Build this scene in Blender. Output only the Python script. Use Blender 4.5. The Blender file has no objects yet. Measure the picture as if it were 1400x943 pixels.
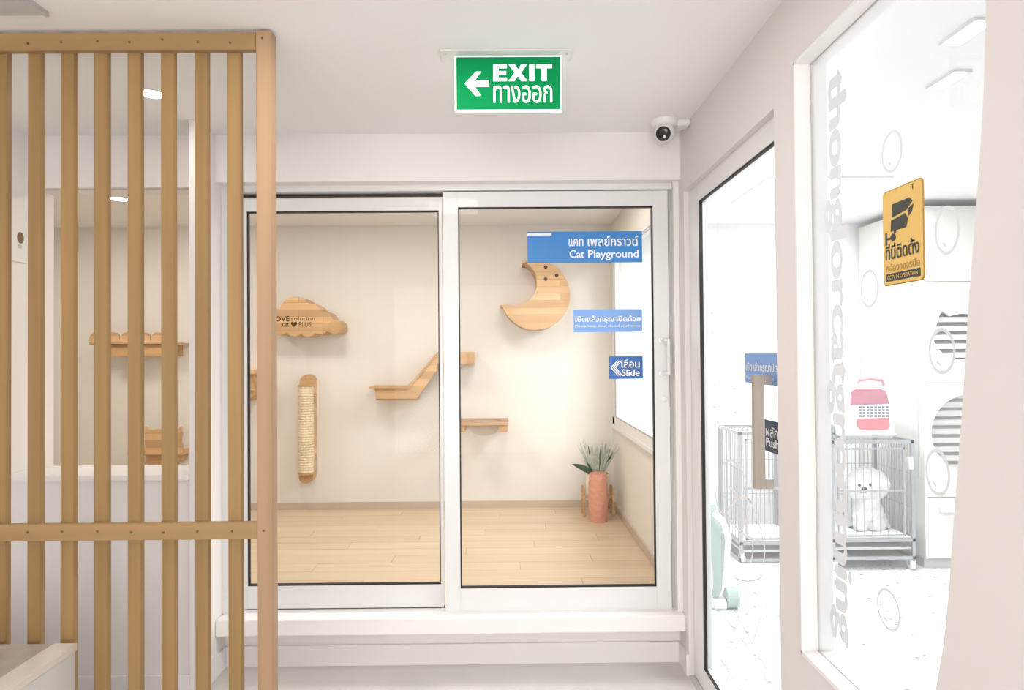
import bpy, bmesh, math, random
from mathutils import Vector, Matrix
random.seed(7)
S = bpy.context.scene
COL = S.collection
PI = math.pi

# ------------------------------------------------------------------ camera
FPX, CX, CY, EYE = 933.0, 700.0, 471.5, 1.51
ROT = (Matrix.Rotation(-0.0075, 3, 'Z') @ Matrix.Rotation(PI/2 + 0.0134, 3, 'X') @ Matrix.Rotation(-0.008, 3, 'Z'))
cam = bpy.data.cameras.new('camera')
cam.sensor_width = 36.0
cam.lens = FPX/1400*36.0
cam.clip_start = 0.02
camo = bpy.data.objects.new('camera', cam)
camo.matrix_world = Matrix.Translation((0, 0, EYE)) @ ROT.to_4x4()
COL.objects.link(camo)
S.camera = camo

# ------------------------------------------------------------------ world, lights, exposure
S.view_settings.view_transform = 'Standard'
S.view_settings.look = 'None'
S.view_settings.gamma = 1.0
S.view_settings.use_curve_mapping = False
S.view_settings.exposure = 0.97
w = bpy.data.worlds.new('world'); S.world = w
w.use_nodes = True
w.node_tree.nodes['Background'].inputs['Color'].default_value = (0.9, 0.95, 1, 1)
w.node_tree.nodes['Background'].inputs['Strength'].default_value = 0.3


def area(name, loc, size, power, color=(1, 1, 1), rot=(0, 0, 0), sizey=None, spread=PI):
    L = bpy.data.lights.new(name, 'AREA')
    L.energy = power; L.color = color; L.spread = spread
    L.shape = 'RECTANGLE'; L.size = size; L.size_y = sizey or size
    o = bpy.data.objects.new(name, L)
    o.location = loc; o.rotation_euler = rot
    COL.objects.link(o)
    return o


CEIL = 2.57
WARM = (1.0, 0.97, 0.945)
# unseen lobby fill lights added overhead; the last is the visible downlight
area('lobby_area_light', (-0.3, 1.85, CEIL-.01), 0.5, 6.5, WARM)
area('lobby_area_light', (-0.7, -1.6, CEIL-.01), 0.7, 2.5, WARM, sizey=1.3)
area('lobby_area_light', (-1.435, 2.76, CEIL-.012), 0.1, .6, WARM)
# unseen fill behind the camera, added to brighten the back wall and ceiling
area('added_front_fill', (-0.4, -3.15, 1.3), 2.5, 54, (1, .985, .975), rot=(PI/2, 0, 0), sizey=2.4)
# cat room
area('cat_room_lamp', (0.1, 4.15, CEIL-.01), 0.5, 7.5, (1, 0.945, 0.87))
area('cat_room_lamp', (-1.3, 4.3, CEIL-.01), 0.4, 7, (1, 0.925, 0.84))
area('cat_room_lamp', (-3.0, 4.4, CEIL-.01), 0.4, 7, (1, 0.925, 0.84))
# grooming room panels
area('grooming_lamp', (1.6, 2.3, CEIL-.05), 0.55, 14.5, (.96, .985, 1))
area('grooming_lamp', (2.7, 2.7, CEIL-.05), 0.55, 14.5, (.96, .985, 1))
area('grooming_lamp', (2.0, 4.45, CEIL-.05), 1.4, 26, (.96, .985, 1), sizey=.6)


# ------------------------------------------------------------------ pixel -> world
def ray(px, py):
    return ROT @ Vector(((px-CX)/FPX, -(py-CY)/FPX, -1.0))


def onY(px, py, Y):
    d = ray(px, py); t = Y/d.y
    return Vector((d.x*t, Y, EYE + d.z*t))


def onX(px, py, X):
    d = ray(px, py); t = X/d.x
    return Vector((X, d.y*t, EYE + d.z*t))


def onZ(px, py, Z):
    d = ray(px, py); t = (Z-EYE)/d.z
    return Vector((d.x*t, d.y*t, Z))


# ------------------------------------------------------------------ materials
def mat(name, col, rough=.55, spec=.4, metal=0.0, noise=0.0, nscale=8.0, bump=0.0, stretch=(1, 1, 1), emit=None, estr=0.0, vary=0.0, coat=0.0):
    m = bpy.data.materials.new(name); m.use_nodes = True
    nt = m.node_tree; p = nt.nodes['Principled BSDF']
    p.inputs['Roughness'].default_value = rough
    p.inputs['Specular IOR Level'].default_value = spec
    p.inputs['Metallic'].default_value = metal
    p.inputs['Coat Weight'].default_value = coat
    c = (*col, 1)
    p.inputs['Base Color'].default_value = c
    if emit:
        p.inputs['Emission Color'].default_value = (*emit, 1)
        p.inputs['Emission Strength'].default_value = estr
    if noise or bump or vary:
        tc = nt.nodes.new('ShaderNodeTexCoord'); mp = nt.nodes.new('ShaderNodeMapping')
        mp.inputs['Scale'].default_value = stretch
        nt.links.new(tc.outputs['Object'], mp.inputs['Vector'])
        n = nt.nodes.new('ShaderNodeTexNoise')
        n.inputs['Scale'].default_value = nscale; n.inputs['Detail'].default_value = 6
        nt.links.new(mp.outputs[0], n.inputs['Vector'])
        if noise or vary:
            r = nt.nodes.new('ShaderNodeValToRGB')
            r.color_ramp.elements[0].position = .3; r.color_ramp.elements[1].position = .7
            r.color_ramp.elements[0].color = (*[x*(1-noise) for x in col], 1)
            r.color_ramp.elements[1].color = (*[min(1, x*(1+noise*.6)) for x in col], 1)
            nt.links.new(n.outputs['Fac'], r.inputs[0])
            out = r.outputs[0]
            if vary:
                oi = nt.nodes.new('ShaderNodeObjectInfo')
                mr = nt.nodes.new('ShaderNodeMapRange')
                mr.inputs['To Min'].default_value = 1-vary; mr.inputs['To Max'].default_value = 1+vary
                nt.links.new(oi.outputs['Random'], mr.inputs['Value'])
                hs = nt.nodes.new('ShaderNodeHueSaturation')
                nt.links.new(mr.outputs[0], hs.inputs['Value'])
                nt.links.new(out, hs.inputs['Color'])
                out = hs.outputs[0]
                add = nt.nodes.new('ShaderNodeVectorMath'); add.operation = 'ADD'
                mul = nt.nodes.new('ShaderNodeVectorMath'); mul.operation = 'SCALE'
                cb = nt.nodes.new('ShaderNodeCombineXYZ')
                for k in range(3):
                    nt.links.new(oi.outputs['Random'], cb.inputs[k])
                nt.links.new(cb.outputs[0], mul.inputs[0]); mul.inputs['Scale'].default_value = 37.0
                nt.links.new(mp.outputs[0], add.inputs[0]); nt.links.new(mul.outputs[0], add.inputs[1])
                nt.links.new(add.outputs[0], n.inputs['Vector'])
            nt.links.new(out, p.inputs['Base Color'])
        if bump:
            b = nt.nodes.new('ShaderNodeBump'); b.inputs['Strength'].default_value = bump; b.inputs['Distance'].default_value = .003
            nt.links.new(n.outputs['Fac'], b.inputs['Height']); nt.links.new(b.outputs[0], p.inputs['Normal'])
    return m


def glass(name, tint=(1, 1, 1), veil=0.0, veilcol=(.9, .9, .9), refl=1.0):
    m = bpy.data.materials.new(name); m.use_nodes = True
    nt = m.node_tree; nt.nodes.remove(nt.nodes['Principled BSDF'])
    out = nt.nodes['Material Output']
    tr = nt.nodes.new('ShaderNodeBsdfTransparent'); tr.inputs['Color'].default_value = (*tint, 1)
    gl = nt.nodes.new('ShaderNodeBsdfGlossy'); gl.inputs['Roughness'].default_value = .0
    fr = nt.nodes.new('ShaderNodeFresnel'); fr.inputs['IOR'].default_value = 1.24
    mx = nt.nodes.new('ShaderNodeMixShader')
    # the reflection and the whitish veil sit on the outer faces of the pane
    geo = nt.nodes.new('ShaderNodeNewGeometry')
    inv = nt.nodes.new('ShaderNodeMath'); inv.operation = 'SUBTRACT'; inv.inputs[0].default_value = 1
    nt.links.new(geo.outputs['Backfacing'], inv.inputs[1])
    fm = nt.nodes.new('ShaderNodeMath'); fm.operation = 'MULTIPLY'
    nt.links.new(fr.outputs[0], fm.inputs[0]); nt.links.new(inv.outputs[0], fm.inputs[1])
    nt.links.new(fm.outputs[0], mx.inputs[0])
    nt.links.new(tr.outputs[0], mx.inputs[1]); nt.links.new(gl.outputs[0], mx.inputs[2])
    last = mx
    if veil:
        tl = nt.nodes.new('ShaderNodeBsdfTranslucent'); tl.inputs['Color'].default_value = (*veilcol, 1)
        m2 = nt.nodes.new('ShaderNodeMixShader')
        ff = nt.nodes.new('ShaderNodeMath'); ff.operation = 'MULTIPLY'; ff.inputs[1].default_value = veil
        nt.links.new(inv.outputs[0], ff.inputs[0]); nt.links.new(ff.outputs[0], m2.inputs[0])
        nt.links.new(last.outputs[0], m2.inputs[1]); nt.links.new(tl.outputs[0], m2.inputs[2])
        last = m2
    nt.links.new(last.outputs[0], out.inputs['Surface'])
    return m


M = {}
M['wall'] = mat('wall_paint', (.85, .815, .80), .7, .25, bump=.04, nscale=60)
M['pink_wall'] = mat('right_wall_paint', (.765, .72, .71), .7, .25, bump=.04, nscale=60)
M['ceiling'] = mat('ceiling_paint', (.87, .86, .85), .8, .2, bump=.03, nscale=40)
M['cat_wall'] = mat('cat_wall_paint', (.80, .772, .73), .75, .2, bump=.04, nscale=50)
M['groom_wall'] = mat('grooming_wall_paint', (.90, .905, .91), .7, .25)
M['half_wall'] = mat('half_wall_paint', (.84, .815, .81), .6, .3)
M['white_trim'] = mat('white_trim_paint', (.88, .86, .85), .45, .4)
M['frame'] = mat('white_aluminium', (.79, .79, .79), .32, .5, coat=.2)
M['gasket'] = mat('black_gasket', (.015, .015, .015), .6)
M['step_floor'] = mat('lobby_floor_vinyl', (.62, .60, .57), .45, .4, noise=.06, nscale=3)
M['taupe'] = mat('taupe_baseboard', (.56, .47, .38), .5)
M['slat'] = mat('pine_slat', (.325, .20, .080), .5, .35, noise=.16, nscale=22, stretch=(1, 1, .045), bump=.05, vary=.05)
M['rail'] = mat('pine_rail', (.345, .22, .098), .5, .35, noise=.13, nscale=22, stretch=(.045, 1, 1), bump=.05, vary=.04)
M['post'] = mat('pine_post', (.395, .255, .15), .5, .35, noise=.12, nscale=20, stretch=(1, 1, .045), bump=.05)
M['oak_edge'] = mat('rubberwood_edge', (.58, .36, .17), .5, .35, noise=.2, nscale=18, stretch=(.12, 1, 1), vary=.04)
def laminated(name, col, spec=.4):
    m = mat(name, col, .45, spec, noise=.12, nscale=14, stretch=(.12, 1, 1), bump=.03)
    nt = m.node_tree; p = nt.nodes['Principled BSDF']
    src = p.inputs['Base Color'].links[0].from_socket
    tc = nt.nodes.new('ShaderNodeTexCoord'); sp = nt.nodes.new('ShaderNodeSeparateXYZ'); cb = nt.nodes.new('ShaderNodeCombineXYZ')
    nt.links.new(tc.outputs['Object'], sp.inputs[0])
    nt.links.new(sp.outputs['X'], cb.inputs['X']); nt.links.new(sp.outputs['Z'], cb.inputs['Y'])
    bk = nt.nodes.new('ShaderNodeTexBrick')
    bk.inputs['Scale'].default_value = 1.0; bk.inputs['Brick Width'].default_value = .38; bk.inputs['Row Height'].default_value = .055
    bk.inputs['Mortar Size'].default_value = .0012; bk.inputs['Bias'].default_value = 0
    bk.inputs['Color1'].default_value = (.80, .78, .74, 1); bk.inputs['Color2'].default_value = (1.12, 1.12, 1.12, 1); bk.inputs['Mortar'].default_value = (.62, .55, .48, 1)
    nt.links.new(cb.outputs[0], bk.inputs['Vector'])
    mx = nt.nodes.new('ShaderNodeMix'); mx.data_type = 'RGBA'; mx.blend_type = 'MULTIPLY'; mx.inputs[0].default_value = 1
    nt.links.new(src, mx.inputs[6]); nt.links.new(bk.outputs['Color'], mx.inputs[7]); nt.links.new(mx.outputs[2], p.inputs['Base Color'])
    return m


M['oak'] = laminated('light_rubberwood', (.68, .44, .235))
M['plank'] = mat('laminate_plank', (.66, .52, .37), .38, .4, noise=.10, nscale=9, stretch=(.08, 1, 1), vary=.035)
M['plank_base'] = mat('plank_joint', (.40, .30, .20), .7)
M['rope'] = mat('sisal_rope', (.78, .66, .47), .9, .1, noise=.2, nscale=60)
M['dark_print'] = mat('burnt_print', (.07, .035, .015), .7)
M['hole'] = mat('dark_hole', (.05, .03, .02), .8)
M['blue'] = mat('blue_vinyl', (.045, .235, .60), .35, .4)
M['blue_pale'] = mat('pale_blue_vinyl', (.20, .37, .74), .4, .4)
M['blue_deep'] = mat('deep_blue_vinyl', (.035, .14, .42), .4, .4)
M['navy'] = mat('navy_vinyl', (.012, .045, .115), .4, .4)
M['white_print'] = mat('white_print', (.88, .90, .93), .5)
M['green'] = mat('exit_green', (.0, .19, .055), .8, .15, emit=(.0, .40, .11), estr=.10)
M['exit_white'] = mat('exit_white', (.85, .9, .88), .4, emit=(.85, 1, .93), estr=.35)
M['clear_plastic'] = mat('clear_plastic_plate', (.80, .80, .78), .25, .5)
M['cam_white'] = mat('camera_shell', (.80, .79, .77), .35, .5)
M['cam_black'] = mat('camera_lens_window', (.012, .012, .012), .12, .6)
M['chrome'] = mat('chrome', (.75, .75, .76), .22, metal=1.0)
M['steel'] = mat('cage_steel', (.40, .41, .42), .38, metal=.6)
M['tray'] = mat('cage_tray', (.60, .61, .61), .5)
M['handle'] = mat('brushed_handle', (.46, .41, .355), .38, metal=.55, noise=.06, nscale=40, stretch=(1, 1, .05))
M['yellow'] = mat('yellow_plate', (.82, .545, .17), .35, .4)
M['black_print'] = mat('black_print', (.055, .065, .06), .5)
M['screw'] = mat('dark_screw', (.13, .085, .045), .5)
M['gold_print'] = mat('gold_print', (.45, .30, .08), .5)
M['counter_top'] = mat('counter_stone', (.47, .40, .335), .4, .4, noise=.25, nscale=4, stretch=(1, .5, 1))
M['counter_edge'] = mat('counter_edge', (.66, .59, .52), .4, .4, noise=.05, nscale=8)
M['counter_side'] = mat('counter_side', (.58, .565, .54), .5, .3)
M['pink_vase'] = mat('pink_ceramic', (.70, .345, .25), .6, .3, noise=.08, nscale=30, bump=.5)
M['cream_pot'] = mat('cream_ceramic', (.82, .76, .66), .45, .4)
M['leaf'] = mat('grey_green_leaf', (.52, .58, .50), .6, .2, noise=.35, nscale=25)
M['leaf_dark'] = mat('dark_leaf', (.07, .12, .075), .6, .2, noise=.3, nscale=20)
M['leaf_fresh'] = mat('fresh_leaf', (.10, .27, .13), .55, .25, noise=.3, nscale=20)
M['soil'] = mat('soil', (.08, .05, .03), .9)
M['dog'] = mat('white_fur', (.88, .87, .86), .95, .05, bump=.5, nscale=90)
M['dog_dark'] = mat('dog_nose', (.03, .025, .025), .35)
M['cushion'] = mat('white_cushion', (.86, .86, .86), .9, .1)
M['carrier_white'] = mat('carrier_shell', (.72, .74, .77), .4)
M['carrier_red'] = mat('carrier_pink', (.85, .17, .20), .4)
M['carrier_tint'] = mat('carrier_window', (.42, .15, .20), .2, .5)
M['carrier_dark'] = mat('carrier_grille', (.12, .13, .20), .6)
M['grey_cloth'] = mat('grey_cloth', (.30, .33, .32), .9, .1, noise=.3, nscale=20)
M['teal'] = mat('pale_teal_plastic', (.34, .44, .40), .45)
M['condo'] = mat('condo_laminate', (.72, .70, .665), .45)
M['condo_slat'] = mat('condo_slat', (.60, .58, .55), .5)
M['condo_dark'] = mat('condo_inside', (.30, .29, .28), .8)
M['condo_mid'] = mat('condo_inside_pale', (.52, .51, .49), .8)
M['paper'] = mat('paper', (.86, .84, .82), .8)
M['lavender'] = mat('lavender_paper', (.70, .68, .82), .8)
M['hatch'] = mat('grey_hatch', (.52, .51, .49), .6)
M['lamp'] = mat('lamp_diffuser', (.9, .9, .9), .4, emit=(1, .98, .95), estr=5)
M['led'] = mat('led_panel', (.9, .9, .9), .4, emit=(.97, .99, 1), estr=3)
M['glass'] = glass('clear_glass', (.985, .985, .98))
M['glass_groom'] = glass('glare_veil_glass', (.98, .985, .985), veil=.10, veilcol=(.95, .96, .97))  # whitish veil paints in glare from lobby reflections and overexposure
M['acrylic'] = glass('acrylic_bowl', (.90, .875, .84), veil=.12)

M['grey_print'] = mat('etched_grey_vinyl', (.76, .79, .83), .8, .1)
M['pale_print'] = mat('etched_pale_vinyl', (.78, .81, .85), .8, .1)

# terrazzo floor with speckles
mt = mat('terrazzo', (.80, .815, .82), .3, .4)
nt = mt.node_tree; p = nt.nodes['Principled BSDF']
tc = nt.nodes.new('ShaderNodeTexCoord')
base = None
for sc, thr, colr in ((13, .16, (.22, .24, .25, 1)), (17, .20, (.42, .45, .45, 1)), (30, .22, (.40, .37, .33, 1))):
    v = nt.nodes.new('ShaderNodeTexVoronoi'); v.inputs['Scale'].default_value = sc
    nt.links.new(tc.outputs['Object'], v.inputs['Vector'])
    lt = nt.nodes.new('ShaderNodeMath'); lt.operation = 'LESS_THAN'; lt.inputs[1].default_value = thr
    nt.links.new(v.outputs['Distance'], lt.inputs[0])
    nz = nt.nodes.new('ShaderNodeMath'); nz.operation = 'GREATER_THAN'; nz.inputs[1].default_value = .48
    sep = nt.nodes.new('ShaderNodeSeparateColor'); nt.links.new(v.outputs['Color'], sep.inputs[0])
    nt.links.new(sep.outputs[0], nz.inputs[0])
    mm = nt.nodes.new('ShaderNodeMath'); mm.operation = 'MULTIPLY'
    nt.links.new(lt.outputs[0], mm.inputs[0]); nt.links.new(nz.outputs[0], mm.inputs[1])
    mx = nt.nodes.new('ShaderNodeMix'); mx.data_type = 'RGBA'
    nt.links.new(mm.outputs[0], mx.inputs[0])
    if base is None:
        mx.inputs[6].default_value = (.80, .815, .82, 1)
    else:
        nt.links.new(base, mx.inputs[6])
    mx.inputs[7].default_value = colr
    base = mx.outputs[2]
nt.links.new(base, p.inputs['Base Color'])
M['terrazzo'] = mt


# ------------------------------------------------------------------ mesh helpers
def B(*boxes, bevel=0.0):
    bm = bmesh.new()
    for b in boxes:
        add_box(bm, *b)
    if bevel:
        bmesh.ops.bevel(bm, geom=bm.edges[:], offset=bevel, segments=2, affect='EDGES', clamp_overlap=True)
    return bm


def add_box(bm, x0, x1, y0, y1, z0, z1):
    vs = [bm.verts.new((x, y, z)) for x in (x0, x1) for y in (y0, y1) for z in (z0, z1)]
    for f in ((0, 1, 3, 2), (4, 6, 7, 5), (0, 4, 5, 1), (2, 3, 7, 6), (0, 2, 6, 4), (1, 5, 7, 3)):
        bm.faces.new([vs[i] for i in f])
    bmesh.ops.recalc_face_normals(bm, faces=bm.faces[:])


def add_tube(bm, pts, r, n=10, caps=True):
    """swept tube; r a number or one per point"""
    pts = [Vector(p) for p in pts]
    rs = r if isinstance(r, (list, tuple)) else [r]*len(pts)
    rings = []; ref = None
    for i, p in enumerate(pts):
        d = (pts[min(i+1, len(pts)-1)] - pts[max(i-1, 0)]).normalized()
        if ref is None:
            ref = Vector((0, 0, 1)) if abs(d.z) < .9 else Vector((1, 0, 0))
        u = d.cross(ref).normalized(); v = u.cross(d).normalized(); ref = v
        rings.append([bm.verts.new(p + rs[i]*(math.cos(a)*u + math.sin(a)*v)) for a in [2*PI*k/n for k in range(n)]])
    for a, b in zip(rings, rings[1:]):
        for k in range(n):
            bm.faces.new((a[k], a[(k+1) % n], b[(k+1) % n], b[k]))
    if caps:
        bm.faces.new(rings[0][::-1]); bm.faces.new(rings[-1])
    return bm


def tube(pts, r, n=10):
    bm = add_tube(bmesh.new(), pts, r, n)
    bmesh.ops.recalc_face_normals(bm, faces=bm.faces[:])
    return bm


def lathe(prof, c, n=28, axis='Z'):
    """prof: list of (radius, height)"""
    bm = bmesh.new(); rings = []
    for r, h in prof:
        ring = []
        for k in range(n):
            a = 2*PI*k/n
            if axis == 'Z':
                ring.append(bm.verts.new((c[0]+r*math.cos(a), c[1]+r*math.sin(a), c[2]+h)))
            else:
                ring.append(bm.verts.new((c[0]+r*math.cos(a), c[1]+h, c[2]+r*math.sin(a))))
        rings.append(ring)
    for a, b in zip(rings, rings[1:]):
        for k in range(n):
            bm.faces.new((a[k], a[(k+1) % n], b[(k+1) % n], b[k]))
    bm.faces.new(rings[0]); bm.faces.new(rings[-1])
    bmesh.ops.recalc_face_normals(bm, faces=bm.faces[:])
    return bm


def prism(outline, vec, bevel=0.0, holes=()):
    """closed outline (3-D points in one plane) filled and pushed along vec; holes are further outlines"""
    bm = bmesh.new(); vec = Vector(vec)
    loops = [outline] + list(holes)
    if not holes:
        vs = [bm.verts.new(p) for p in outline]
        bm.faces.new(vs)
    else:
        edges = []
        for lp in loops:
            vs = [bm.verts.new(p) for p in lp]
            edges += [bm.edges.new((vs[i], vs[(i+1) % len(vs)])) for i in range(len(vs))]
        bmesh.ops.triangle_fill(bm, use_beauty=True, use_dissolve=False, edges=edges)
    geo = bmesh.ops.extrude_face_region(bm, geom=bm.faces[:])
    bmesh.ops.translate(bm, vec=vec, verts=[v for v in geo['geom'] if isinstance(v, bmesh.types.BMVert)])
    bmesh.ops.recalc_face_normals(bm, faces=bm.faces[:])
    if bevel:
        es = [e for e in bm.edges if len(e.link_faces) == 2 and e.calc_face_angle(0) > .8]
        bmesh.ops.bevel(bm, geom=es, offset=bevel, segments=2, affect='EDGES', clamp_overlap=True)
    return bm


def obj(name, bm, m, parent=None, smooth=False, base=None, label=None, cat=None, group=None, kind=None):
    """links bm (in world coordinates) as ONE object whose origin is its base (or its parent's)"""
    me = bpy.data.meshes.new(name)
    if isinstance(bm, bpy.types.Mesh):
        me = bm; me.name = name
    else:
        bm.to_mesh(me); bm.free()
    o = bpy.data.objects.new(name, me); COL.objects.link(o)
    me.materials.clear(); me.materials.append(m)
    if smooth:
        me.polygons.foreach_set('use_smooth', [True]*len(me.polygons))
        try:
            me.set_sharp_from_angle(angle=math.radians(40))
        except Exception:
            pass
    if parent is not None:
        org = world_origin(parent)
        me.transform(Matrix.Translation(-org)); o.parent = parent
        # a part hangs on its thing; parents carry translation only
    else:
        if base is None:
            xs = [v.co for v in me.vertices]
            base = Vector(((min(v.x for v in xs)+max(v.x for v in xs))/2, (min(v.y for v in xs)+max(v.y for v in xs))/2, min(v.z for v in xs)))
        base = Vector(base)
        me.transform(Matrix.Translation(-base)); o.location = base
    tag(o, label, cat, group, kind)
    return o


def world_origin(o):
    v = Vector(o.location)
    while o.parent:
        o = o.parent; v += Vector(o.location)
    return v


def tag(o, label=None, cat=None, group=None, kind=None):
    for k, v in (('label', label), ('category', cat), ('group', group), ('kind', kind)):
        if v:
            o[k] = v
    return o


def thing(name, loc, label=None, cat=None, group=None, kind=None):
    o = bpy.data.objects.new(name, None); COL.objects.link(o)
    o.empty_display_size = .05; o.location = loc
    return tag(o, label, cat, group, kind)


def struct(name, bm, m, parent=None, smooth=False):
    return obj(name, bm, m, parent, smooth, kind=None if parent else 'structure')


def text_bm(body, origin, right, up, w, h, bold=0.0, depth=.0006, spacing=1.0):
    """lettering mesh that fills the box origin + w*right + h*up, raised towards right x up"""
    c = bpy.data.curves.new('lettering', 'FONT'); c.body = body; c.size = 1; c.resolution_u = 4; c.space_character = spacing
    o = bpy.data.objects.new('lettering', c); COL.objects.link(o)
    bpy.context.view_layer.update()
    me = bpy.data.meshes.new_from_object(o.evaluated_get(bpy.context.evaluated_depsgraph_get()))
    bpy.data.objects.remove(o); bpy.data.curves.remove(c)
    src = bmesh.new(); src.from_mesh(me); bpy.data.meshes.remove(me)
    xs = [v.co.x for v in src.verts]; ys = [v.co.y for v in src.verts]
    x0, x1, y0, y1 = min(xs), max(xs), min(ys), max(ys)
    right, up = Vector(right).normalized(), Vector(up).normalized(); nrm = right.cross(up)
    bm = bmesh.new()
    shifts = [(0, 0)] if not bold else [(-bold, 0), (bold, 0), (0, bold*.6), (0, -bold*.6), (0, 0)]
    for k, (sx, sy) in enumerate(shifts):
        vm = {}
        for v in src.verts:
            u = (v.co.x + sx - x0 + bold)/(x1-x0+2*bold)*w
            t = (v.co.y + sy - y0 + bold*.6)/(y1-y0+1.2*bold)*h
            vm[v] = bm.verts.new(Vector(origin) + right*u + up*t + nrm*(depth + k*.00004))
        for f in src.faces:
            bm.faces.new([vm[v] for v in f.verts])
    src.free()
    bmesh.ops.recalc_face_normals(bm, faces=bm.faces[:])
    return bm


def poly_pts(fn, px, d):
    return [fn(x, y, d) for x, y in px]


# ================================================================== THE SETTING
XR = .84          # lobby face of the right wall
XD = .865         # face of the grooming door
XG = .887         # pane of the grooming window
XW = .93          # grooming face of the right wall
YW = 3.26         # lobby face of the back wall
YP = 3.34         # front sliding panel
YQ = 3.385        # rear sliding panel
YB = 5.58         # rear wall of the cat room
XL = -2.26        # left wall
LEDGE = onY(620, 845, 3.25).z
LEDGE_LOW = onY(620, 867, 3.25).z

struct('floor', B((-2.4, .84, -3.2, 3.36, -.08, 0)), M['step_floor'])
struct('floor', B((.84, 4.1, -.6, 5.75, -.08, -.0)), M['terrazzo'])
fl = struct('floor', B((-4.1, .84, 3.36, 5.7, LEDGE-.10, LEDGE-.008)), M['plank_base'])
struct('ceiling', B((-4.3, 4.3, -3.3, 5.9, CEIL, CEIL+.1)), M['ceiling'])

# cat room floor planks
PW = .152
protos = {}
y = 3.362; row = 0
while y < YB-.02:
    x = -4.1 + (row*.437 % 1.21) - 1.21
    y1 = min(y+PW, YB)
    while x < .83:
        xa, xb = max(x, -4.05), min(x+1.21, .847)
        if xb-xa > .05:
            ow = fl['kind'] and world_origin(fl)
            o = obj('plank', B((xa+.001, xb-.001, y+.001, y1-.001, LEDGE-.008, LEDGE+random.uniform(-.0005, .0005)-.0006)), M['plank'], fl)
        x += 1.21
    y += PW; row += 1

# lobby back wall: header over door and window, pier beside the door
head = onY(640, 247, YW).z
head_left = onY(160, 256, YW).z
struct('wall_back', B((-1.388, XR, YW, 3.42, head, CEIL), (XL-.05, -1.40, YW, 3.42, head_left, CEIL)), M['wall'])
struct('wall_back', B((-1.415, -1.388, 3.05, 3.42, 0, CEIL), ), M['wall'])
# panel of wall between sliding door and right wall
DR = onY(921, 560, YP).x
struct('trim_1', B((DR, XR, 3.30, 3.42, LEDGE, head)), M['wall'])

# step: ledge slab, riser, low wall beneath it
struct('trim_2', B((-1.388, XR, 3.25, 3.44, LEDGE_LOW, LEDGE), bevel=.004), M['white_trim'])
struct('wall_back', B((-1.388, XR, 3.362, 3.44, 0, LEDGE_LOW)), M['wall'])
bt = onY(640, 880, 3.35).z
struct('baseboard_back', B((-1.388, XR, 3.349, 3.362, 0, bt)), M['half_wall'])
struct('baseboard_right', B((XR-.012, XR, 3.205, 3.349, 0, bt)), M['half_wall'])
struct('baseboard_left', B((-1.388, -1.376, 3.05, 3.349, 0, bt)), M['half_wall'])

# right wall, with door and window openings; near edge of the window is curved
PIER0, PIER1 = onX(1062, 480, XR).y, onX(1091, 480, XR).y
DY1 = 3.205
wz0, wz1 = onX(1099, 896, XR).z, onX(1081, 91, XR).z
dz1 = onX(1010, 192, XR).z
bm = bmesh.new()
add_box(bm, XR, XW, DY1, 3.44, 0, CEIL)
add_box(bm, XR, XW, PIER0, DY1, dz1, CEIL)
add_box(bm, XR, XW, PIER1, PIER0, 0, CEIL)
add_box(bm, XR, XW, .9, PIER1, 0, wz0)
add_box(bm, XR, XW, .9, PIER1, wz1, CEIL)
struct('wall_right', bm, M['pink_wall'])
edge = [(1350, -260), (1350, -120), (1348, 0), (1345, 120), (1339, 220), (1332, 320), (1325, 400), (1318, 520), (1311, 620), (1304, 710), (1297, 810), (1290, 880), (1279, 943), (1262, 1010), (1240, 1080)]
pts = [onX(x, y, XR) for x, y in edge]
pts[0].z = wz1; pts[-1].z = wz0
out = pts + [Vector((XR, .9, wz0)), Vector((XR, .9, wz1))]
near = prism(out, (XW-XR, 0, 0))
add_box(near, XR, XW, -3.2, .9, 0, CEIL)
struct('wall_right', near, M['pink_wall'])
# cat room section of the right wall
cwz0 = onX(838, 577, .86).z
cwz1 = onX(893, 293, .86).z
struct('wall_right', B((.86, XW, 3.44, 5.6, 0, cwz0), (.86, XW, 3.44, 5.6, cwz1, CEIL), (.86, XW, 5.5, 5.6, cwz0, cwz1), (.86, XW, 3.44, 3.50, cwz0, cwz1)), M['cat_wall'])
struct('baseboard_right', B((.846, .86, 3.44, YB, LEDGE, LEDGE+.055)), M['taupe'])
# rear wall of the cat room and its far left side
struct('wall_back', B((-4.2, .86, YB, YB+.1, 0, CEIL)), M['cat_wall'])
struct('wall_left', B((-4.2, -4.05, 3.3, YB, 0, CEIL)), M['cat_wall'])
struct('baseboard_back', B((-4.05, .846, YB-.014, YB, LEDGE, LEDGE+.055)), M['taupe'])
struct('wall_front', B((-4.2, XL-.05, 3.2, 3.32, 0, CEIL)), M['cat_wall'])
# lobby left wall, rear of the lobby
struct('wall_left', B((XL-.1, XL, -3.2, 3.42, 0, CEIL)), M['wall'])
struct('wall_front', B((-2.4, XW, -3.3, -3.2, 0, CEIL)), M['wall'])
# half wall under the cat room window
sill = onY(150, 650, 3.05).z
hw = struct('wall_half', B((XL, -1.416, 3.06, 3.34, 0, sill-.025)), M['half_wall'])
hw['kind'] = 'structure'
struct('trim_3', B((XL, -1.416, 3.045, 3.345, sill-.025, sill), bevel=.004), M['white_trim'])
hb = onY(150, 924, 3.05).z
struct('baseboard_left', B((XL, -1.416, 3.047, 3.06, 0, hb), bevel=.002), M['half_wall'])
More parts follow.
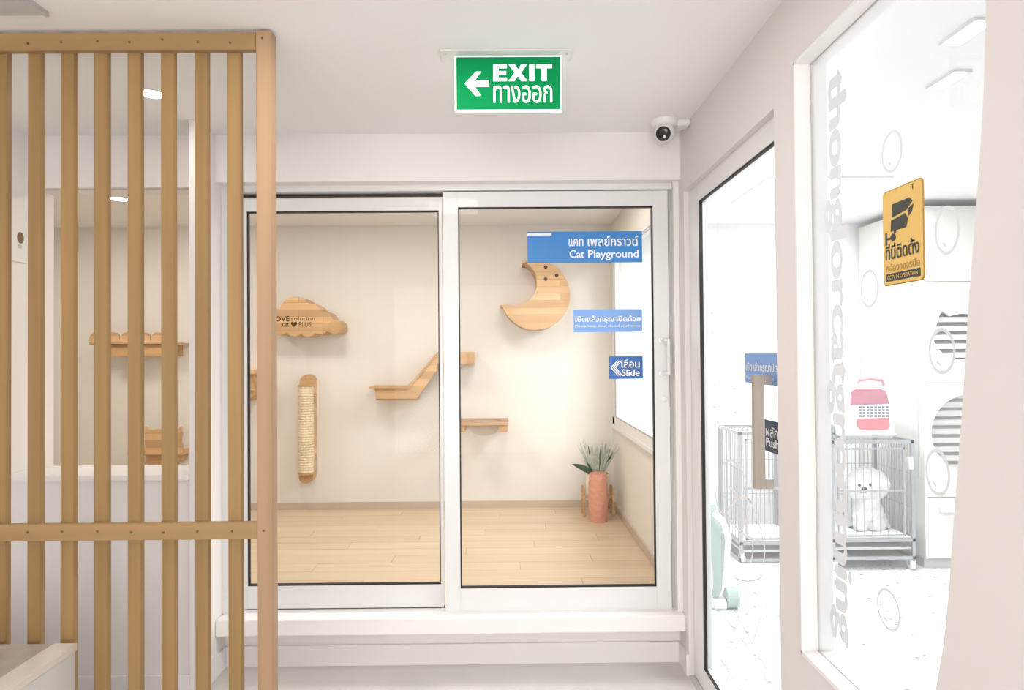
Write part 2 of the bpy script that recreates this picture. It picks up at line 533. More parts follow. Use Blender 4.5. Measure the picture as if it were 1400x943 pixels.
# grooming room shell
struct('wall_back', B((XW, 4.2, 5.62, 5.75, 0, CEIL)), M['groom_wall'])
struct('wall_right', B((4.0, 4.15, -.6, 5.7, 0, CEIL)), M['groom_wall'])
struct('wall_front', B((XW, 4.1, -.7, -.6, 0, CEIL)), M['groom_wall'])
struct('wall_left', B((XW, XW+.012, 3.44, 5.6, 0, cwz0), (XW, XW+.012, -.6, .9, 0, CEIL), (XW, XW+.012, 5.5, 5.62, 0, CEIL)), M['groom_wall'])

# ------------------------------------------------------------------ window_1: fixed pane over the half wall
win1 = thing('window_1', (-1.83, 3.28, sill), kind='structure')
obj('pane', B((XL, -1.416, 3.290, 3.296, sill, head_left)), M['glass'], win1)
obj('gasket', B((XL, -1.416, 3.284, 3.289, head_left-.006, head_left)), M['hatch'], win1)

# ------------------------------------------------------------------ sliding doors
def panel_rect(px0, py0, px1, py1, Y):
    a = onY(px0, py0, Y); b = onY(px1, py1, Y)
    return a.x, b.x, b.z, a.z


def sliding(name, outer, inner, Y, hidden_left=None):
    x0, x1, z0, z1 = panel_rect(*outer, Y)
    a0, a1, b0, b1 = panel_rect(*inner, Y)
    d = thing(name, ((x0+x1)/2, Y, z0), kind='structure')
    T = .038
    obj('stile', B((x0, a0, Y, Y+T, z0, z1), bevel=.002), M['frame'], d)
    obj('stile', B((a1, x1, Y, Y+T, z0, z1), bevel=.002), M['frame'], d)
    obj('rail', B((a0, a1, Y+.001, Y+T, b1, z1), bevel=.002), M['frame'], d)
    obj('rail', B((a0, a1, Y+.001, Y+T, z0, b0), bevel=.002), M['frame'], d)
    g = .0055
    obj('gasket', B((a0, a0+g, Y+.006, Y+.03, b0, b1), (a1-g, a1, Y+.006, Y+.03, b0, b1), (a0, a1, Y+.006, Y+.03, b0, b0+g), (a0, a1, Y+.006, Y+.03, b1-g, b1)), M['gasket'], d)
    obj('pane', B((a0+.002, a1-.002, Y+.016, Y+.022, b0+.002, b1-.002)), M['glass'], d)
    return d, (x0, x1, z0, z1)


d1, r1 = sliding('door_1', (314, 272, 607, 833), (337, 289, 603, 799), YQ)
d2, r2 = sliding('door_2', (605, 262, 919, 834), (626, 283, 898, 802), YP)
# pull handle, lock and edge seal of the right panel
hx = onY(906, 488, YP)
h = thing  # noqa
za, zb = onY(906, 465, YP).z, onY(906, 510, YP).z
bx_ = onY(911.5, 488, YP).x; mx_ = onY(905, 488, YP).x
pull = obj('pull_handle', tube([(bx_, YP-.04, zb-.006), (bx_, YP-.04, za+.006)], .0085, 12), M['frame'], d2, smooth=True)
for zz in (za, zb):
    obj('mount', tube([(mx_, YP, zz), (mx_, YP-.03, zz), (mx_+.008, YP-.04, zz), (bx_, YP-.04, zz)], .0075, 10), M['frame'], pull, smooth=True)
    obj('rosette', tube([(mx_-.004, YP, zz), (mx_-.004, YP-.006, zz)], .011, 14), M['chrome'], pull, smooth=True)
lk = onY(908, 545, YP)
obj('lock', lathe([(.017, 0), (.017, -.004), (.012, -.007)], (lk.x, YP, lk.z), 20, 'Y'), M['frame'], d2, smooth=True)
es = onY(920, 570, YP)
obj('latch_keep', B((r2[1], r2[1]+.006, YP+.004, YP+.02, es.z-.05, es.z+.05)), M['hatch'], d2)
# outer track frame
TZ = onY(500, 267, YQ).z
struct('trim_4', B((-1.40, r2[1]+.02, YP-.01, 3.45, r2[3]+.004, head+.003), (-1.40, r2[1]+.02, YQ+.041, 3.45, TZ, r2[3]+.004)), M['frame'])
struct('trim_5', B((-1.388, r1[0]+.03, YQ-.051, YQ-.003, LEDGE, head), (-1.388, r1[0], YQ-.003, 3.44, LEDGE, head)), M['frame'])
struct('trim_6', B((r2[1]+.004, DR+.001, 3.352, 3.43, LEDGE, head)), M['hatch'])
struct('trim_7', B((r1[0], DR, YQ+.0, YQ+.03, LEDGE, LEDGE+.004), (r1[0], DR, YQ, YQ+.036, TZ-.001, TZ+.0025)), M['gasket'])

# ------------------------------------------------------------------ window_2: between cat room and grooming room
win2 = thing('window_2', (.88, 4.5, cwz0), kind='structure')
fw = .055
obj('frame', B((.848, .91, 3.50, 5.50, cwz0, cwz0+fw), (.848, .91, 3.50, 5.50, cwz1-fw, cwz1), (.848, .91, 5.50-fw*1.6, 5.50, cwz0, cwz1), (.848, .91, 3.5, 3.5+fw, cwz0, cwz1)), M['frame'], win2)
obj('sill', B((.835, .86, 3.46, 5.53, cwz0-.03, cwz0), bevel=.003), M['frame'], win2)
g = .012
obj('gasket', B((.852, .86, 3.55, 5.5-fw*1.6, cwz0+fw, cwz0+fw+g), (.852, .86, 3.55, 5.5-fw*1.6, cwz1-fw-g, cwz1-fw), (.853, .86, 5.5-fw*1.6-g*4, 5.5-fw*1.6, cwz0+fw+g, cwz1-fw-g)), M['hatch'], win2)
obj('pane', B((.872, .878, 3.55, 5.42, cwz0+fw, cwz1-fw)), M['glass'], win2)

# ------------------------------------------------------------------ door_3: glazed door of the grooming room
d3 = thing('door_3', (XD, 2.6, 0), kind='structure')
dyA, dyB = PIER0, DY1
st = onX(957, 480, XD).y
ztop = onX(1058, 153, XD).z
zg1 = onX(1060, 191, XD).z
zg0 = onX(963, 916, XD).z
T = .04
obj('stile', B((XD, XD+T, st, dyB-.002, .006, ztop), bevel=.002), M['frame'], d3)
obj('stile', B((XD, XD+T, dyA-.06, dyA+.03, .006, ztop), bevel=.002), M['frame'], d3)
obj('rail', B((XD+.001, XD+T, dyA+.03, st, zg1, ztop), bevel=.002), M['frame'], d3)
obj('rail', B((XD+.001, XD+T, dyA+.03, st, .006, zg0), bevel=.002), M['frame'], d3)
gg = .010
obj('gasket', B((XD+.001, XD+.012, st-gg*2.2, st, zg0, zg1), (XD+.001, XD+.012, dyA, st, zg1-gg*.8, zg1), (XD+.001, XD+.012, dyA, st, zg0, zg0+gg*.6)), M['gasket'], d3)
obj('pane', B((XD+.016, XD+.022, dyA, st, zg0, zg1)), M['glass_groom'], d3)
struct('trim_8', B((XR+.004, XD+.05, dyA-.06, dyB, ztop+.004, dz1+.001)), M['frame'])
struct('trim_9', B((XR, XD+.05, dyA-.02, dyB, -.001, .004)), M['hatch'])
# square bracket handle
hA, hB = onY(1030, 512, 2.28), onY(1032, 664, 2.28)
hy0, hy1 = 2.225, 2.275
hxo = onY(1029, 590, 2.24).x
hd = thing('pull_handle', (hxo, 2.25, hB.z)); hd.parent = d3; hd.location = Vector((hxo, 2.25, hB.z)) - world_origin(d3)
hd_bm = B((hxo, hxo+.034, hy0-.004, hy1-.028, hB.z, hA.z), bevel=.0015)
COL.objects.unlink(hd); bpy.data.objects.remove(hd)
hd = obj('pull_handle', hd_bm, M['handle'], d3)
obj('arm', B((hxo+.034, XD+.001, hy0-.004, hy1-.028, hA.z-.032, hA.z), bevel=.001), M['handle'], hd)
obj('arm', B((hxo+.034, XD+.001, hy0-.004, hy1-.028, hB.z, hB.z+.032), bevel=.001), M['handle'], hd)

# ------------------------------------------------------------------ window_3: grooming window beside the door
win3 = thing('window_3', (XG, 1.6, wz0), kind='structure')
fe = onX(1104, 480, XG)
obj('frame', B((XR-.003, XW, PIER1-.006, PIER1+.001, wz0, wz1), (XR-.003, XW, 1.0, PIER1, wz0-.001, wz0+.010), (XR-.003, XW, 1.0, PIER1, wz1-.006, wz1+.001)), M['white_trim'], win3)
obj('gasket', B((XG-.004, XG-.001, PIER1-.010, PIER1-.006, wz0+.010, wz1-.006), (XG-.004, XG-.001, 1.0, PIER1-.006, wz0+.010, wz0+.013), (XG-.004, XG-.001, 1.0, PIER1-.006, wz1-.009, wz1-.006)), M['hatch'], win3)
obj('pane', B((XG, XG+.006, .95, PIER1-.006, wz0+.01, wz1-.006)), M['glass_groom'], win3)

# ================================================================== SLATTED SCREEN
YS = 2.20
ptop = onY(362, 41, YS).z
scr = thing('slatted_screen', (-1.2, YS+.024, 0), 'tall pale pine slat screen at the left beside the sliding doors', 'screen')
x0, x1 = onY(351, 500, YS).x, onY(372, 500, YS).x
obj('post', B((x0, x1, YS, YS+.049, 0, ptop), bevel=.002), M['post'], scr)
zt1, zt0 = onY(200, 44, YS).z, onY(200, 68.5, YS).z
zm1, zm0 = onY(200, 715.5, YS).z, onY(200, 738.5, YS).z
xl = XL+.01
rt = obj('rail', B((xl, x0, YS+.001, YS+.024, zt0, zt1), bevel=.0015), M['rail'], scr)
rm = obj('rail', B((xl, x0, YS+.001, YS+.024, zm0, zm1), bevel=.0015), M['rail'], scr)
slx = [(-9.5, 8.8), (37.3, 55.5), (82.5, 101), (128, 146.5), (174, 192.3), (220, 238), (266, 284), (311, 329.3)]
slx = [(-55.8, -37.5)] + slx
for a, b in slx:
    xa, xb = onY(a, 400, YS+.024).x, onY(b, 400, YS+.024).x
    if xa < xl:
        continue
    obj('slat', B((xa, xb, YS+.0245, YS+.048, 0, zt1-.004), bevel=.0015), M['slat'], scr)
    for r_, zc in ((rt, (zt0+zt1)/2+random.uniform(-.006, .006)), (rm, (zm0+zm1)/2+random.uniform(-.004, .004))):
        xc = (xa+xb)/2 + random.uniform(-.006, .006)
        obj('screw', lathe([(.0042, .0008), (.0042, -.0006), (.002, -.0012)], (xc, YS, zc), 8, 'Y'), M['screw'], r_)
for zc in (zt1-.02, (zm0+zm1)/2):
    obj('screw', lathe([(.0042, .0008), (.0042, -.0006), (.002, -.0012)], ((x0+x1)/2-.004, YS, zc), 8, 'Y'), M['screw'], scr)

# ================================================================== COUNTER (bottom left)
cz = onY(105, 879, 2.19).z
cxr = onY(105.5, 879, 2.19).x
ct = thing('low_counter', (-1.8, 1.7, 0), 'low beige counter with stone top in the corner before the slat screen', 'counter')
obj('body', B((XL+.002, cxr-.004, 1.0, 2.186, 0, cz-.022)), M['counter_side'], ct)
obj('top', B((XL+.002, cxr-.075, .99, 2.19, cz-.022, cz-.001)), M['counter_top'], ct)
obj('edge_trim', B((cxr-.075, cxr, .99, 2.192, cz-.024, cz), bevel=.002), M['counter_edge'], ct)

# ================================================================== EXIT SIGN
YE = 2.40
e0, e1 = onY(622, 152.3, YE), onY(768, 75.5, YE)
ex = thing('exit_sign', ((e0.x+e1.x)/2, YE, e0.z), 'green illuminated exit sign with white arrow hanging from the ceiling', 'sign')
obj('housing', B((e0.x, e1.x, YE, YE+.022, e0.z, e1.z), bevel=.002), M['exit_white'], ex)
bw = .006
pn = obj('face', B((e0.x+bw, e1.x-bw, YE-.002, YE+.001, e0.z+bw, e1.z-bw)), M['green'], ex)
W, H = e1.x-e0.x, e1.z-e0.z


def onsign(u, v):   # u, v in pixels of the 146 x 77 face, from its top left
    return Vector((e0.x + u/146*W, YE-.002, e1.z - v/77*H))


letters = {'E': [[(52.5, 13), (71, 13), (71, 18), (59.5, 18), (59.5, 22), (70, 22), (70, 27), (59.5, 27), (59.5, 31), (71, 31), (71, 36), (52.5, 36)]],
           'X': [[(73.5, 13), (82, 13), (86.2, 19.6), (90.4, 13), (98.4, 13), (90.6, 24.2), (98.8, 36), (90.3, 36), (85.8, 28.8), (81.3, 36), (73, 36), (81.5, 24.2)]],
           'I': [[(101.5, 13), (108.3, 13), (108.3, 36), (101.5, 36)]],
           'T': [[(111, 13), (132.5, 13), (132.5, 18.2), (125.2, 18.2), (125.2, 36), (118.3, 36), (118.3, 18.2), (111, 18.2)]]}
for ch in 'EXIT':
    for q in letters[ch]:
        obj('letter', prism([onsign(u, v) for u, v in q], (0, -.001, 0)), M['exit_white'], pn)
bm = text_bm('ทางออก', onsign(52.5, 66), (1, 0, 0), (0, 0, 1), 80/146*W, 24/77*H, bold=.010, depth=.0008)
obj('lettering', bm, M['exit_white'], pn)
arrow = [(13.5, 39), (29, 22.5), (36, 22.5), (27.5, 34.5), (46.5, 34.5), (46.5, 43.5), (27.5, 43.5), (36, 56), (28, 56)]
bm = prism([onsign(u, v) for u, v in arrow], (0, -.001, 0))
obj('arrow', bm, M['exit_white'], pn)
c0, c1 = onY(602, 70, YE), onY(781, 70, YE)
bm = B((c0.x, c1.x, YE-.045, YE+.05, CEIL-.006, CEIL), bevel=.002)
mp_ = obj('mounting_plate', bm, M['clear_plastic'], ex)
for xx in (c0.x+.018, c1.x-.018):
    obj('screw', lathe([(.004, 0), (.004, -.003)], (xx, YE-.02, CEIL-.006), 8), M['chrome'], mp_)
obj('bracket', B((e0.x+.03, e1.x-.03, YE+.003, YE+.019, e1.z-.003, CEIL-.004)), M['clear_plastic'], ex)

# ================================================================== SECURITY CAMERA
YC = 3.10
cc = onY(908.5, 184, YC)
sc_ = thing('security_camera', (cc.x, YC, CEIL), 'white turret security camera with black eye under the ceiling corner', 'camera')
obj('base', lathe([(.062, 0), (.062, -.012), (.056, -.024), (.045, -.032)], (cc.x, YC, CEIL), 32), M['cam_white'], sc_, smooth=True)
ball = bmesh.new()
bmesh.ops.create_uvsphere(ball, u_segments=28, v_segments=18, radius=.046, matrix=Matrix.Translation((cc.x, YC-.004, CEIL-.052)))
bl = obj('ball', ball, M['cam_white'], sc_, smooth=True)
dv = Vector((-.36, -.80, -.46)).normalized()
rm_ = dv.to_track_quat('Z', 'Y').to_matrix().to_4x4()
eye = lathe([(.033, .034), (.033, .0395), (.029, .043), (.012, .0465)], (0, 0, 0), 28)
eye.transform(Matrix.Translation((cc.x, YC-.004, CEIL-.052)) @ rm_)
ey = obj('eye_window', eye, M['cam_black'], bl, smooth=True)
le = lathe([(.006, .046), (.006, .0478)], (0, 0, 0), 14)
le.transform(Matrix.Translation(Vector((cc.x, YC-.004, CEIL-.052)) + rm_.to_3x3() @ Vector((.005, -.013, -.001))) @ rm_)
obj('led', le, M['clear_plastic'], ey)
obj('cable_box', B((cc.x+.05, XR-.002, YC-.03, YC+.03, CEIL-.03, CEIL), bevel=.004), M['cam_white'], sc_)

# ================================================================== CEILING ITEMS
hc = onZ(67, 22, CEIL-.012)
hh = thing('ceiling_hatch', (hc.x-.3, hc.y-.3, CEIL), 'grey square ceiling panel in the upper left corner above the screen', 'hatch')
obj('panel', B((hc.x-.6, hc.x-.012, hc.y-.6, hc.y-.004, CEIL-.012, CEIL)), M['hatch'], hh)
obj('frame', B((hc.x-.01, hc.x, hc.y-.6, hc.y, CEIL-.016, CEIL)), M['hatch'], hh)


def downlight(px, py, r, label):
    c = onZ(px, py, CEIL)
    t = thing('downlight', c, label, 'light', 'recessed ceiling downlights')
    obj('trim_ring', lathe([(r*1.15, 0), (r*1.15, -.004), (r, -.006), (r, 0)], c, 28), M['frame'], t, smooth=True)
    obj('diffuser', lathe([(r, 0), (r, -.005), (r*.6, -.007)], c, 24), M['lamp'], t)
    return t


downlight(208, 127, .046, 'round lit downlight on the lobby ceiling seen through the slats')
downlight(163, 271, .062, 'round lit downlight inside the cat room seen through the slats')

# ================================================================== SIGNS ON THE SLIDING DOOR
YN = YP+.016


def door_sign(name, px, m, label, lines, extra=None):
    a, b = onY(px[0], px[1], YN), onY(px[2], px[3], YN)
    t = thing(name, ((a.x+b.x)/2, YN-.001, b.z), label, 'sign')
    bd = obj('sticker', B((a.x, b.x, YN-.0015, YN-.0003, b.z, a.z)), m, t)
    for (txt, tx0, ty0, tx1, ty1, bold) in lines:
        p0, p1 = onY(tx0, ty1, YN-.0015), onY(tx1, ty0, YN-.0015)
        obj('lettering', text_bm(txt, p0, (1, 0, 0), (0, 0, 1), p1.x-p0.x, p1.z-p0.z, bold), M['white_print'], t)
    return t


t = door_sign('door_sign', (721, 317, 878, 358.5), M['blue'], 'large blue sign at the top of the sliding door reading Cat Playground',
              [('แคท', 777.5, 326.2, 797.5, 336.5, .018), ('เพลย์กราวด์', 803.5, 322.5, 872.5, 336.5, .018), ('Cat', 778.5, 341.8, 799, 352.5, .022), ('Playground', 804, 341.5, 873, 355.5, .022)])
a, b = onY(721, 318.6, YN-.0015), onY(754, 321.8, YN-.0015)
obj('stripe', B((a.x, b.x, YN-.0022, YN-.0014, b.z, a.z)), M['white_print'], t)
door_sign('door_sign', (784, 423, 878, 453.5), M['blue_pale'], 'pale blue sign in the middle of the sliding door asking to close it',
          [('เปิดแล้วกรุณาปิดด้วย', 786.5, 430.5, 875.5, 442.5, .02), ('Please keep door closed at all times', 786.5, 443.5, 875.5, 448, .01)])
t = door_sign('door_sign', (832.5, 487, 879, 517.5), M['blue_deep'], 'small square blue sign reading Slide beside the sliding door handle',
              [('เลื่อน', 849.5, 490.5, 874.5, 502.5, .02), ('Slide', 850, 504.5, 874.5, 514, .025)])
bm = bmesh.new()
for k in (0, 3.1, 6.0):
    q = [(834.5+k, 502), (844+k, 492.5), (845.6+k, 492.5), (836.4+k, 502), (845.6+k, 513.5), (844+k, 513.5)]
    vs = [bm.verts.new(onY(x, y, YN-.0022)) for x, y in q]
    bm.faces.new(vs)
obj('chevron', bm, M['white_print'], t)

# ================================================================== SIGNS AND DECALS ON THE GROOMING GLASS
XN = XD+.016


def side_sign(name, px, X, m, label, lines, cat='sign', edge=None):
    """px: left x, right x, and y of top/bottom at its left side"""
    a, b = onX(px[0], px[2], X), onX(px[0], px[3], X)
    y0, y1 = onX(px[0], 480, X).y, onX(px[1], 480, X).y     # y0 far, y1 near
    t = thing(name, (X, (y0+y1)/2, b.z), label, cat)
    obj('sticker', B((X-.0015, X-.0003, y1, y0, b.z, a.z)), m, t)
    for (txt, u0, v0, u1, v1, bold, mm) in lines:    # box fractions from the top left
        o = Vector((X-.0016, y0 + (y1-y0)*u0, a.z + (b.z-a.z)*v1))
        obj('lettering', text_bm(txt, o, (0, -1, 0), (0, 0, 1), (y0-y1)*(u1-u0), (a.z-b.z)*(v1-v0), bold), mm, t)
    return t, (y0, y1, b.z, a.z)


side_sign('door_sign', (1019, 1078, 483, 522.5), XN, M['blue_pale'], 'pale blue sign on the glass door above the bracket handle',
          [('เปิดแล้วกรุณาปิดด้วย', .03, .27, .97, .68, .02, M['white_print']), ('Please keep door closed', .03, .76, .7, .9, .01, M['white_print'])])
side_sign('door_sign', (1043, 1067.5, 572, 614), XN, M['navy'], 'dark navy sign reading Push inside the bracket handle loop',
          [('ผลัก', .15, .17, .82, .52, .02, M['white_print']), ('Push', .15, .56, .85, .83, .03, M['white_print'])])

# yellow camera notice stuck on the window
t = thing('camera_notice', (XG-.004, 1.5, 1.6), 'yellow security camera notice stuck on the large window', 'sign')
ya, yb = onX(1211, 480, XG).y, onX(1267, 480, XG).y
za_, zb_ = onX(1211, 263, XG).z, onX(1211, 392, XG).z
def rrect(X, y0, y1, z0, z1, r):
    out = []
    for cy, cz_, a0 in ((y0-r, z1-r, 0), (y1+r, z1-r, 90), (y1+r, z0+r, 180), (y0-r, z0+r, 270)):
        for k in range(5):
            a = math.radians(a0+k*22.5)
            out.append(Vector((X, cy + r*math.cos(a), cz_ + r*math.sin(a))))
    return out
obj('plate_rim', prism(rrect(XG-.002, ya, yb, zb_, za_, .012), (.0018, 0, 0)), M['gold_print'], t)
obj('plate', prism(rrect(XG-.0035, ya-.003, yb+.003, zb_+.003, za_-.003, .010), (.0017, 0, 0)), M['yellow'], t)
def onpl(u, v):
    return Vector((XG-.0036, ya+(yb-ya)*u, za_+(zb_-za_)*v))
PWd, PHt = ya-yb, za_-zb_
for txt, u0, v0, u1, v1, bold, mm in (('ที่นี่ติดตั้ง', .08, .56, .92, .73, .03, 'black_print'), ('กล้องวงจรปิด', .10, .765, .92, .855, .01, 'gold_print'), ('CCTV IN OPERATION', .13, .895, .88, .935, .01, 'yellow'), ('T', .74, .035, .82, .085, .01, 'black_print')):
    d_ = .0006 if txt[0] != 'C' else .0012
    obj('lettering', text_bm(txt, onpl(u0, v1), (0, -1, 0), (0, 0, 1), PWd*(u1-u0), PHt*(v1-v0), bold, depth=d_), M[mm], t)
obj('band', prism([onpl(.08, .875), onpl(.93, .875), onpl(.93, .955), onpl(.08, .955)], (-.0006, 0, 0)), M['black_print'], t)
pic = bmesh.new()
for q in ([(.27, .16), (.70, .155), (.78, .20), (.62, .27), (.25, .30)], [(.24, .325), (.60, .295), (.66, .36), (.62, .44), (.22, .44)], [(.66, .26), (.80, .23), (.76, .30), (.68, .34)],
          [(.08, .44), (.13, .44), (.13, .57), (.08, .57)], [(.13, .495), (.22, .495), (.22, .52), (.13, .52)], [(.22, .48), (.28, .46), (.34, .48), (.36, .51), (.33, .54), (.26, .54), (.22, .52)], [(.30, .44), (.37, .44), (.37, .47), (.30, .47)]):
    pic.faces.new([pic.verts.new(onpl(u, v)+Vector((-.0004, 0, 0))) for u, v in q])
obj('picture', pic, M['black_print'], t)

# big lettering down the window
fy, ny = onX(1131, 480, XG).y, onX(1163, 480, XG).y
tz1, tz0 = onX(1145, 94, XG).z, onX(1160, 888, XG).z
bm = text_bm('thonglorcatgrooming', (XG-.0012, fy, tz1), (0, 0, -1), (0, -1, 0), tz1-tz0, fy-ny, bold=.042, spacing=.97)
obj('window_lettering', bm, M['grey_print'], label='pale grey vertical lettering running down the far side of the large window', cat='lettering')


def ring(px, X, label, m='pale_print', wid=.0075):
    xa, ya_, xb, yb_ = px
    y0, y1 = onX(xa, 480, X).y, onX(xb, 480, X).y
    z1, z0 = onX((xa+xb)/2, ya_, X).z, onX((xa+xb)/2, yb_, X).z
    cy, cz_, ry, rz = (y0+y1)/2, (z0+z1)/2, (y0-y1)/2, (z1-z0)/2
    bm = bmesh.new(); n = 36; A = []; Bq = []
    for k in range(n):
        a = 2*PI*k/n
        A.append(bm.verts.new((X-.001, cy+ry*math.cos(a), cz_+rz*math.sin(a))))
        Bq.append(bm.verts.new((X-.001, cy+(ry-wid)*math.cos(a), cz_+(rz-wid)*math.sin(a))))
    for k in range(n):
        bm.faces.new((A[k], A[(k+1) % n], Bq[(k+1) % n], Bq[k]))
    A = []; Bq = []
    for k in range(7):
        a = -PI*.55 - k*.10
        A.append(bm.verts.new((X-.001, cy-(ry-wid*2.2)*math.cos(a)*1, cz_+(rz-wid*2.2)*math.sin(a))))
        Bq.append(bm.verts.new((X-.001, cy-(ry-wid*3.0)*math.cos(a)*1, cz_+(rz-wid*3.0)*math.sin(a))))
    for k in range(6):
        bm.faces.new((A[k], A[k+1], Bq[k+1], Bq[k]))
    obj('bubble_decal', bm, M[m], label=label, cat='decal', group='bubble rings on the grooming glass')


ring((1210, 175, 1239, 234), XG, 'round bubble ring decal above the yellow camera notice')
ring((1178, 368, 1203, 421), XG, 'bubble ring decal low beside the yellow camera notice')
ring((1281, 280, 1316, 348), XG, 'faint bubble ring decal between the yellow notice and the pink wall')
ring((1270, 448, 1307, 512), XG, 'bubble ring decal in front of the cat faced grille')
ring((1263, 613, 1297, 677), XG, 'bubble ring decal overlapping the bottom of the round grille')
ring((1194, 802, 1226, 858), XG, 'bubble ring decal over the speckled floor below the dog cage')
ring((969.5, 427, 978.5, 455), XN-.001, 'topmost small bubble ring decal on the glass door', wid=.006)
ring((971.5, 526, 980.5, 557), XN-.001, 'lower small bubble ring decal beside the dark gasket of the glass door', wid=.006)
ring((998.5, 530, 1008.5, 565), XN-.001, 'small bubble ring decal near the pale blue sign on the glass door', wid=.006)

# line drawing on the glass door
def ribbon(bm, px, X, wid):
    pts = [onX(x, y, X) for x, y in px]
    # smooth
    for _ in range(2):
        q = [pts[0]]
        for a, b in zip(pts, pts[1:]):
            q += [a*.75+b*.25, a*.25+b*.75]
        q.append(pts[-1]); pts = q
    L = []; R = []
    for i, p in enumerate(pts):
        d = (pts[min(i+1, len(pts)-1)]-pts[max(i-1, 0)])
        n = Vector((0, -d.z, d.y))
        n = n.normalized() if n.length > 1e-6 else Vector((0, 1, 0))
        L.append(bm.verts.new(p+n*wid/2)); R.append(bm.verts.new(p-n*wid/2))
    for i in range(len(pts)-1):
        bm.faces.new((L[i], L[i+1], R[i+1], R[i]))


dr = thing('line_drawing', (XN-.001, 2.6, .4), 'white and grey line drawing of wings and stems low on the glass door', 'decal')
bm = bmesh.new()
for px in ([(996, 664), (1004, 672), (1010, 680), (1020, 681), (1026, 685)], [(994, 700), (1000, 690), (1010, 680)], [(994, 702), (1003, 716), (1012, 727), (1028, 737), (1041, 737), (1043, 733), (1037, 712), (1026, 685)],
           [(1023, 683), (1021, 660), (1012, 636), (1001, 627), (990, 634)], [(1026, 685), (1022, 705), (1014, 726)], [(978, 672), (980, 690), (988, 704), (994, 701)], [(1028, 737), (1030, 755), (1026, 768)], [(1043, 735), (1046, 752), (1044, 768)], [(1012, 727), (1010, 745), (1014, 765)]):
    ribbon(bm, px, XN-.001, .010)
obj('white_line', bm, M['white_print'], dr)
bm = bmesh.new()
for px in ([(1004, 832), (1012, 850), (1022, 866), (1028, 882)], [(1028, 880), (1037, 858), (1042, 835), (1038, 815), (1030, 808), (1026, 822)], [(1012, 872), (1022, 884), (1027, 892), (1027, 943), (1027, 960)], [(1034, 890), (1034, 930), (1034, 960)],
           [(1036, 898), (1044, 905), (1052, 922), (1055, 932), (1050, 933), (1041, 918), (1036, 904)], [(1009, 828), (1010, 865), (1004, 900), (1001, 943)], [(1041, 842), (1043, 880), (1043, 900)], [(990, 840), (998, 855), (1008, 860)], [(985, 902), (994, 912), (998, 920), (992, 935)],
           [(1005, 790), (1020, 795), (1038, 792), (1042, 785)], [(1010, 800), (1013, 840)]):
    ribbon(bm, px, XN-.001, .0055)
obj('grey_line', bm, M['pale_print'], dr)

# ================================================================== CAT FURNITURE
def scaled(px, Y):
    return [onY(x, y, Y) for x, y in px]


# moon bed
YM = YB-.27
def circ(cx, cy, r, a0, a1, n):
    return [(cx+r*math.cos(math.radians(a0+(a1-a0)*k/n)), cy-r*math.sin(math.radians(a0+(a1-a0)*k/n))) for k in range(n+1)]
mo = circ(732, 403.5, 47.5, 112, -160, 44)
mi = circ(702.5, 386, 31.5, -105, 68, 26)
outl = mo + [(683, 417)] + mi
moon = thing('moon_cat_bed', onY(732, 450, YB-.13), 'crescent moon shaped wooden cat bed high on the rear wall', 'cat bed')
bm = prism(scaled(outl, YM), (0, .27, 0), bevel=.003)
obj('body', bm, M['oak'], moon)
for hx_, hy_ in ((746, 365), (761, 376.5), (746, 381.5)):
    c = onY(hx_, hy_, YM)
    obj('peg_hole', lathe([(.014, .001), (.014, -.001)], (c.x, YM, c.z), 14, 'Y'), M['hole'], moon)

# cloud shelf
YK = YB-.22
bumps = [(374, 438, 17), (404, 427.5, 22), (423, 432, 17.5), (440, 439, 14), (457, 447, 10), (438, 446.5, 11), (421, 448, 12.5), (402, 447, 13), (383, 446, 12.5), (448, 445, 8)]
def union_outline(bl, n=170):
    cx = sum(b[0] for b in bl)/len(bl); cy = sum(b[1] for b in bl)/len(bl)
    out = []
    for k in range(n):
        a = 2*PI*k/n; dx, dy = math.cos(a), math.sin(a); best = 0
        for bx, by, r in bl:
            ox, oy = bx-cx, by-cy
            pr = ox*dx+oy*dy; disc = r*r-(ox*ox+oy*oy-pr*pr)
            if disc > 0:
                best = max(best, pr+math.sqrt(disc))
        out.append((cx+dx*best, cy+dy*best))
    return out
cl = thing('cloud_shelf', onY(415, 462, YB-.1), 'cloud shaped wooden cat shelf with printed words on the rear wall', 'cat shelf')
bd = obj('body', prism(scaled(union_outline(bumps), YK), (0, .22, 0), bevel=.003), M['oak'], cl)
a = onY(451, 453, YK)
obj('end_bump', lathe([(.052, .004), (.052, -.004)], (onY(457.5, 447.5, YK).x, YK, onY(457.5, 447.5, YK).z), 24, 'Y'), M['oak_edge'], cl)
for txt, q, bold in (('LOVE', (371, 432, 396, 439.5), .03), ('solution', (398, 432.5, 430.5, 438.5), 0.0), ('cat', (386, 440, 395.5, 446.5), .01), ('PLUS', (408.5, 440, 425.5, 446.5), .0)):
    p0, p1 = onY(q[0], q[3], YK), onY(q[2], q[1], YK)
    obj('lettering', text_bm(txt, p0, (1, 0, 0), (0, 0, 1), p1.x-p0.x, p1.z-p0.z, bold), M['dark_print'], cl)
def heart(cx, cy, s):
    out = []
    for k in range(28):
        t_ = 2*PI*k/28
        out.append((cx + s*math.sin(t_)**3, cy - s*(13*math.cos(t_)-5*math.cos(2*t_)-2*math.cos(3*t_)-math.cos(4*t_))/16))
    return out
obj('heart', prism(scaled(heart(402, 443, 4.3), YK), (0, -.0008, 0)), M['dark_print'], cl)

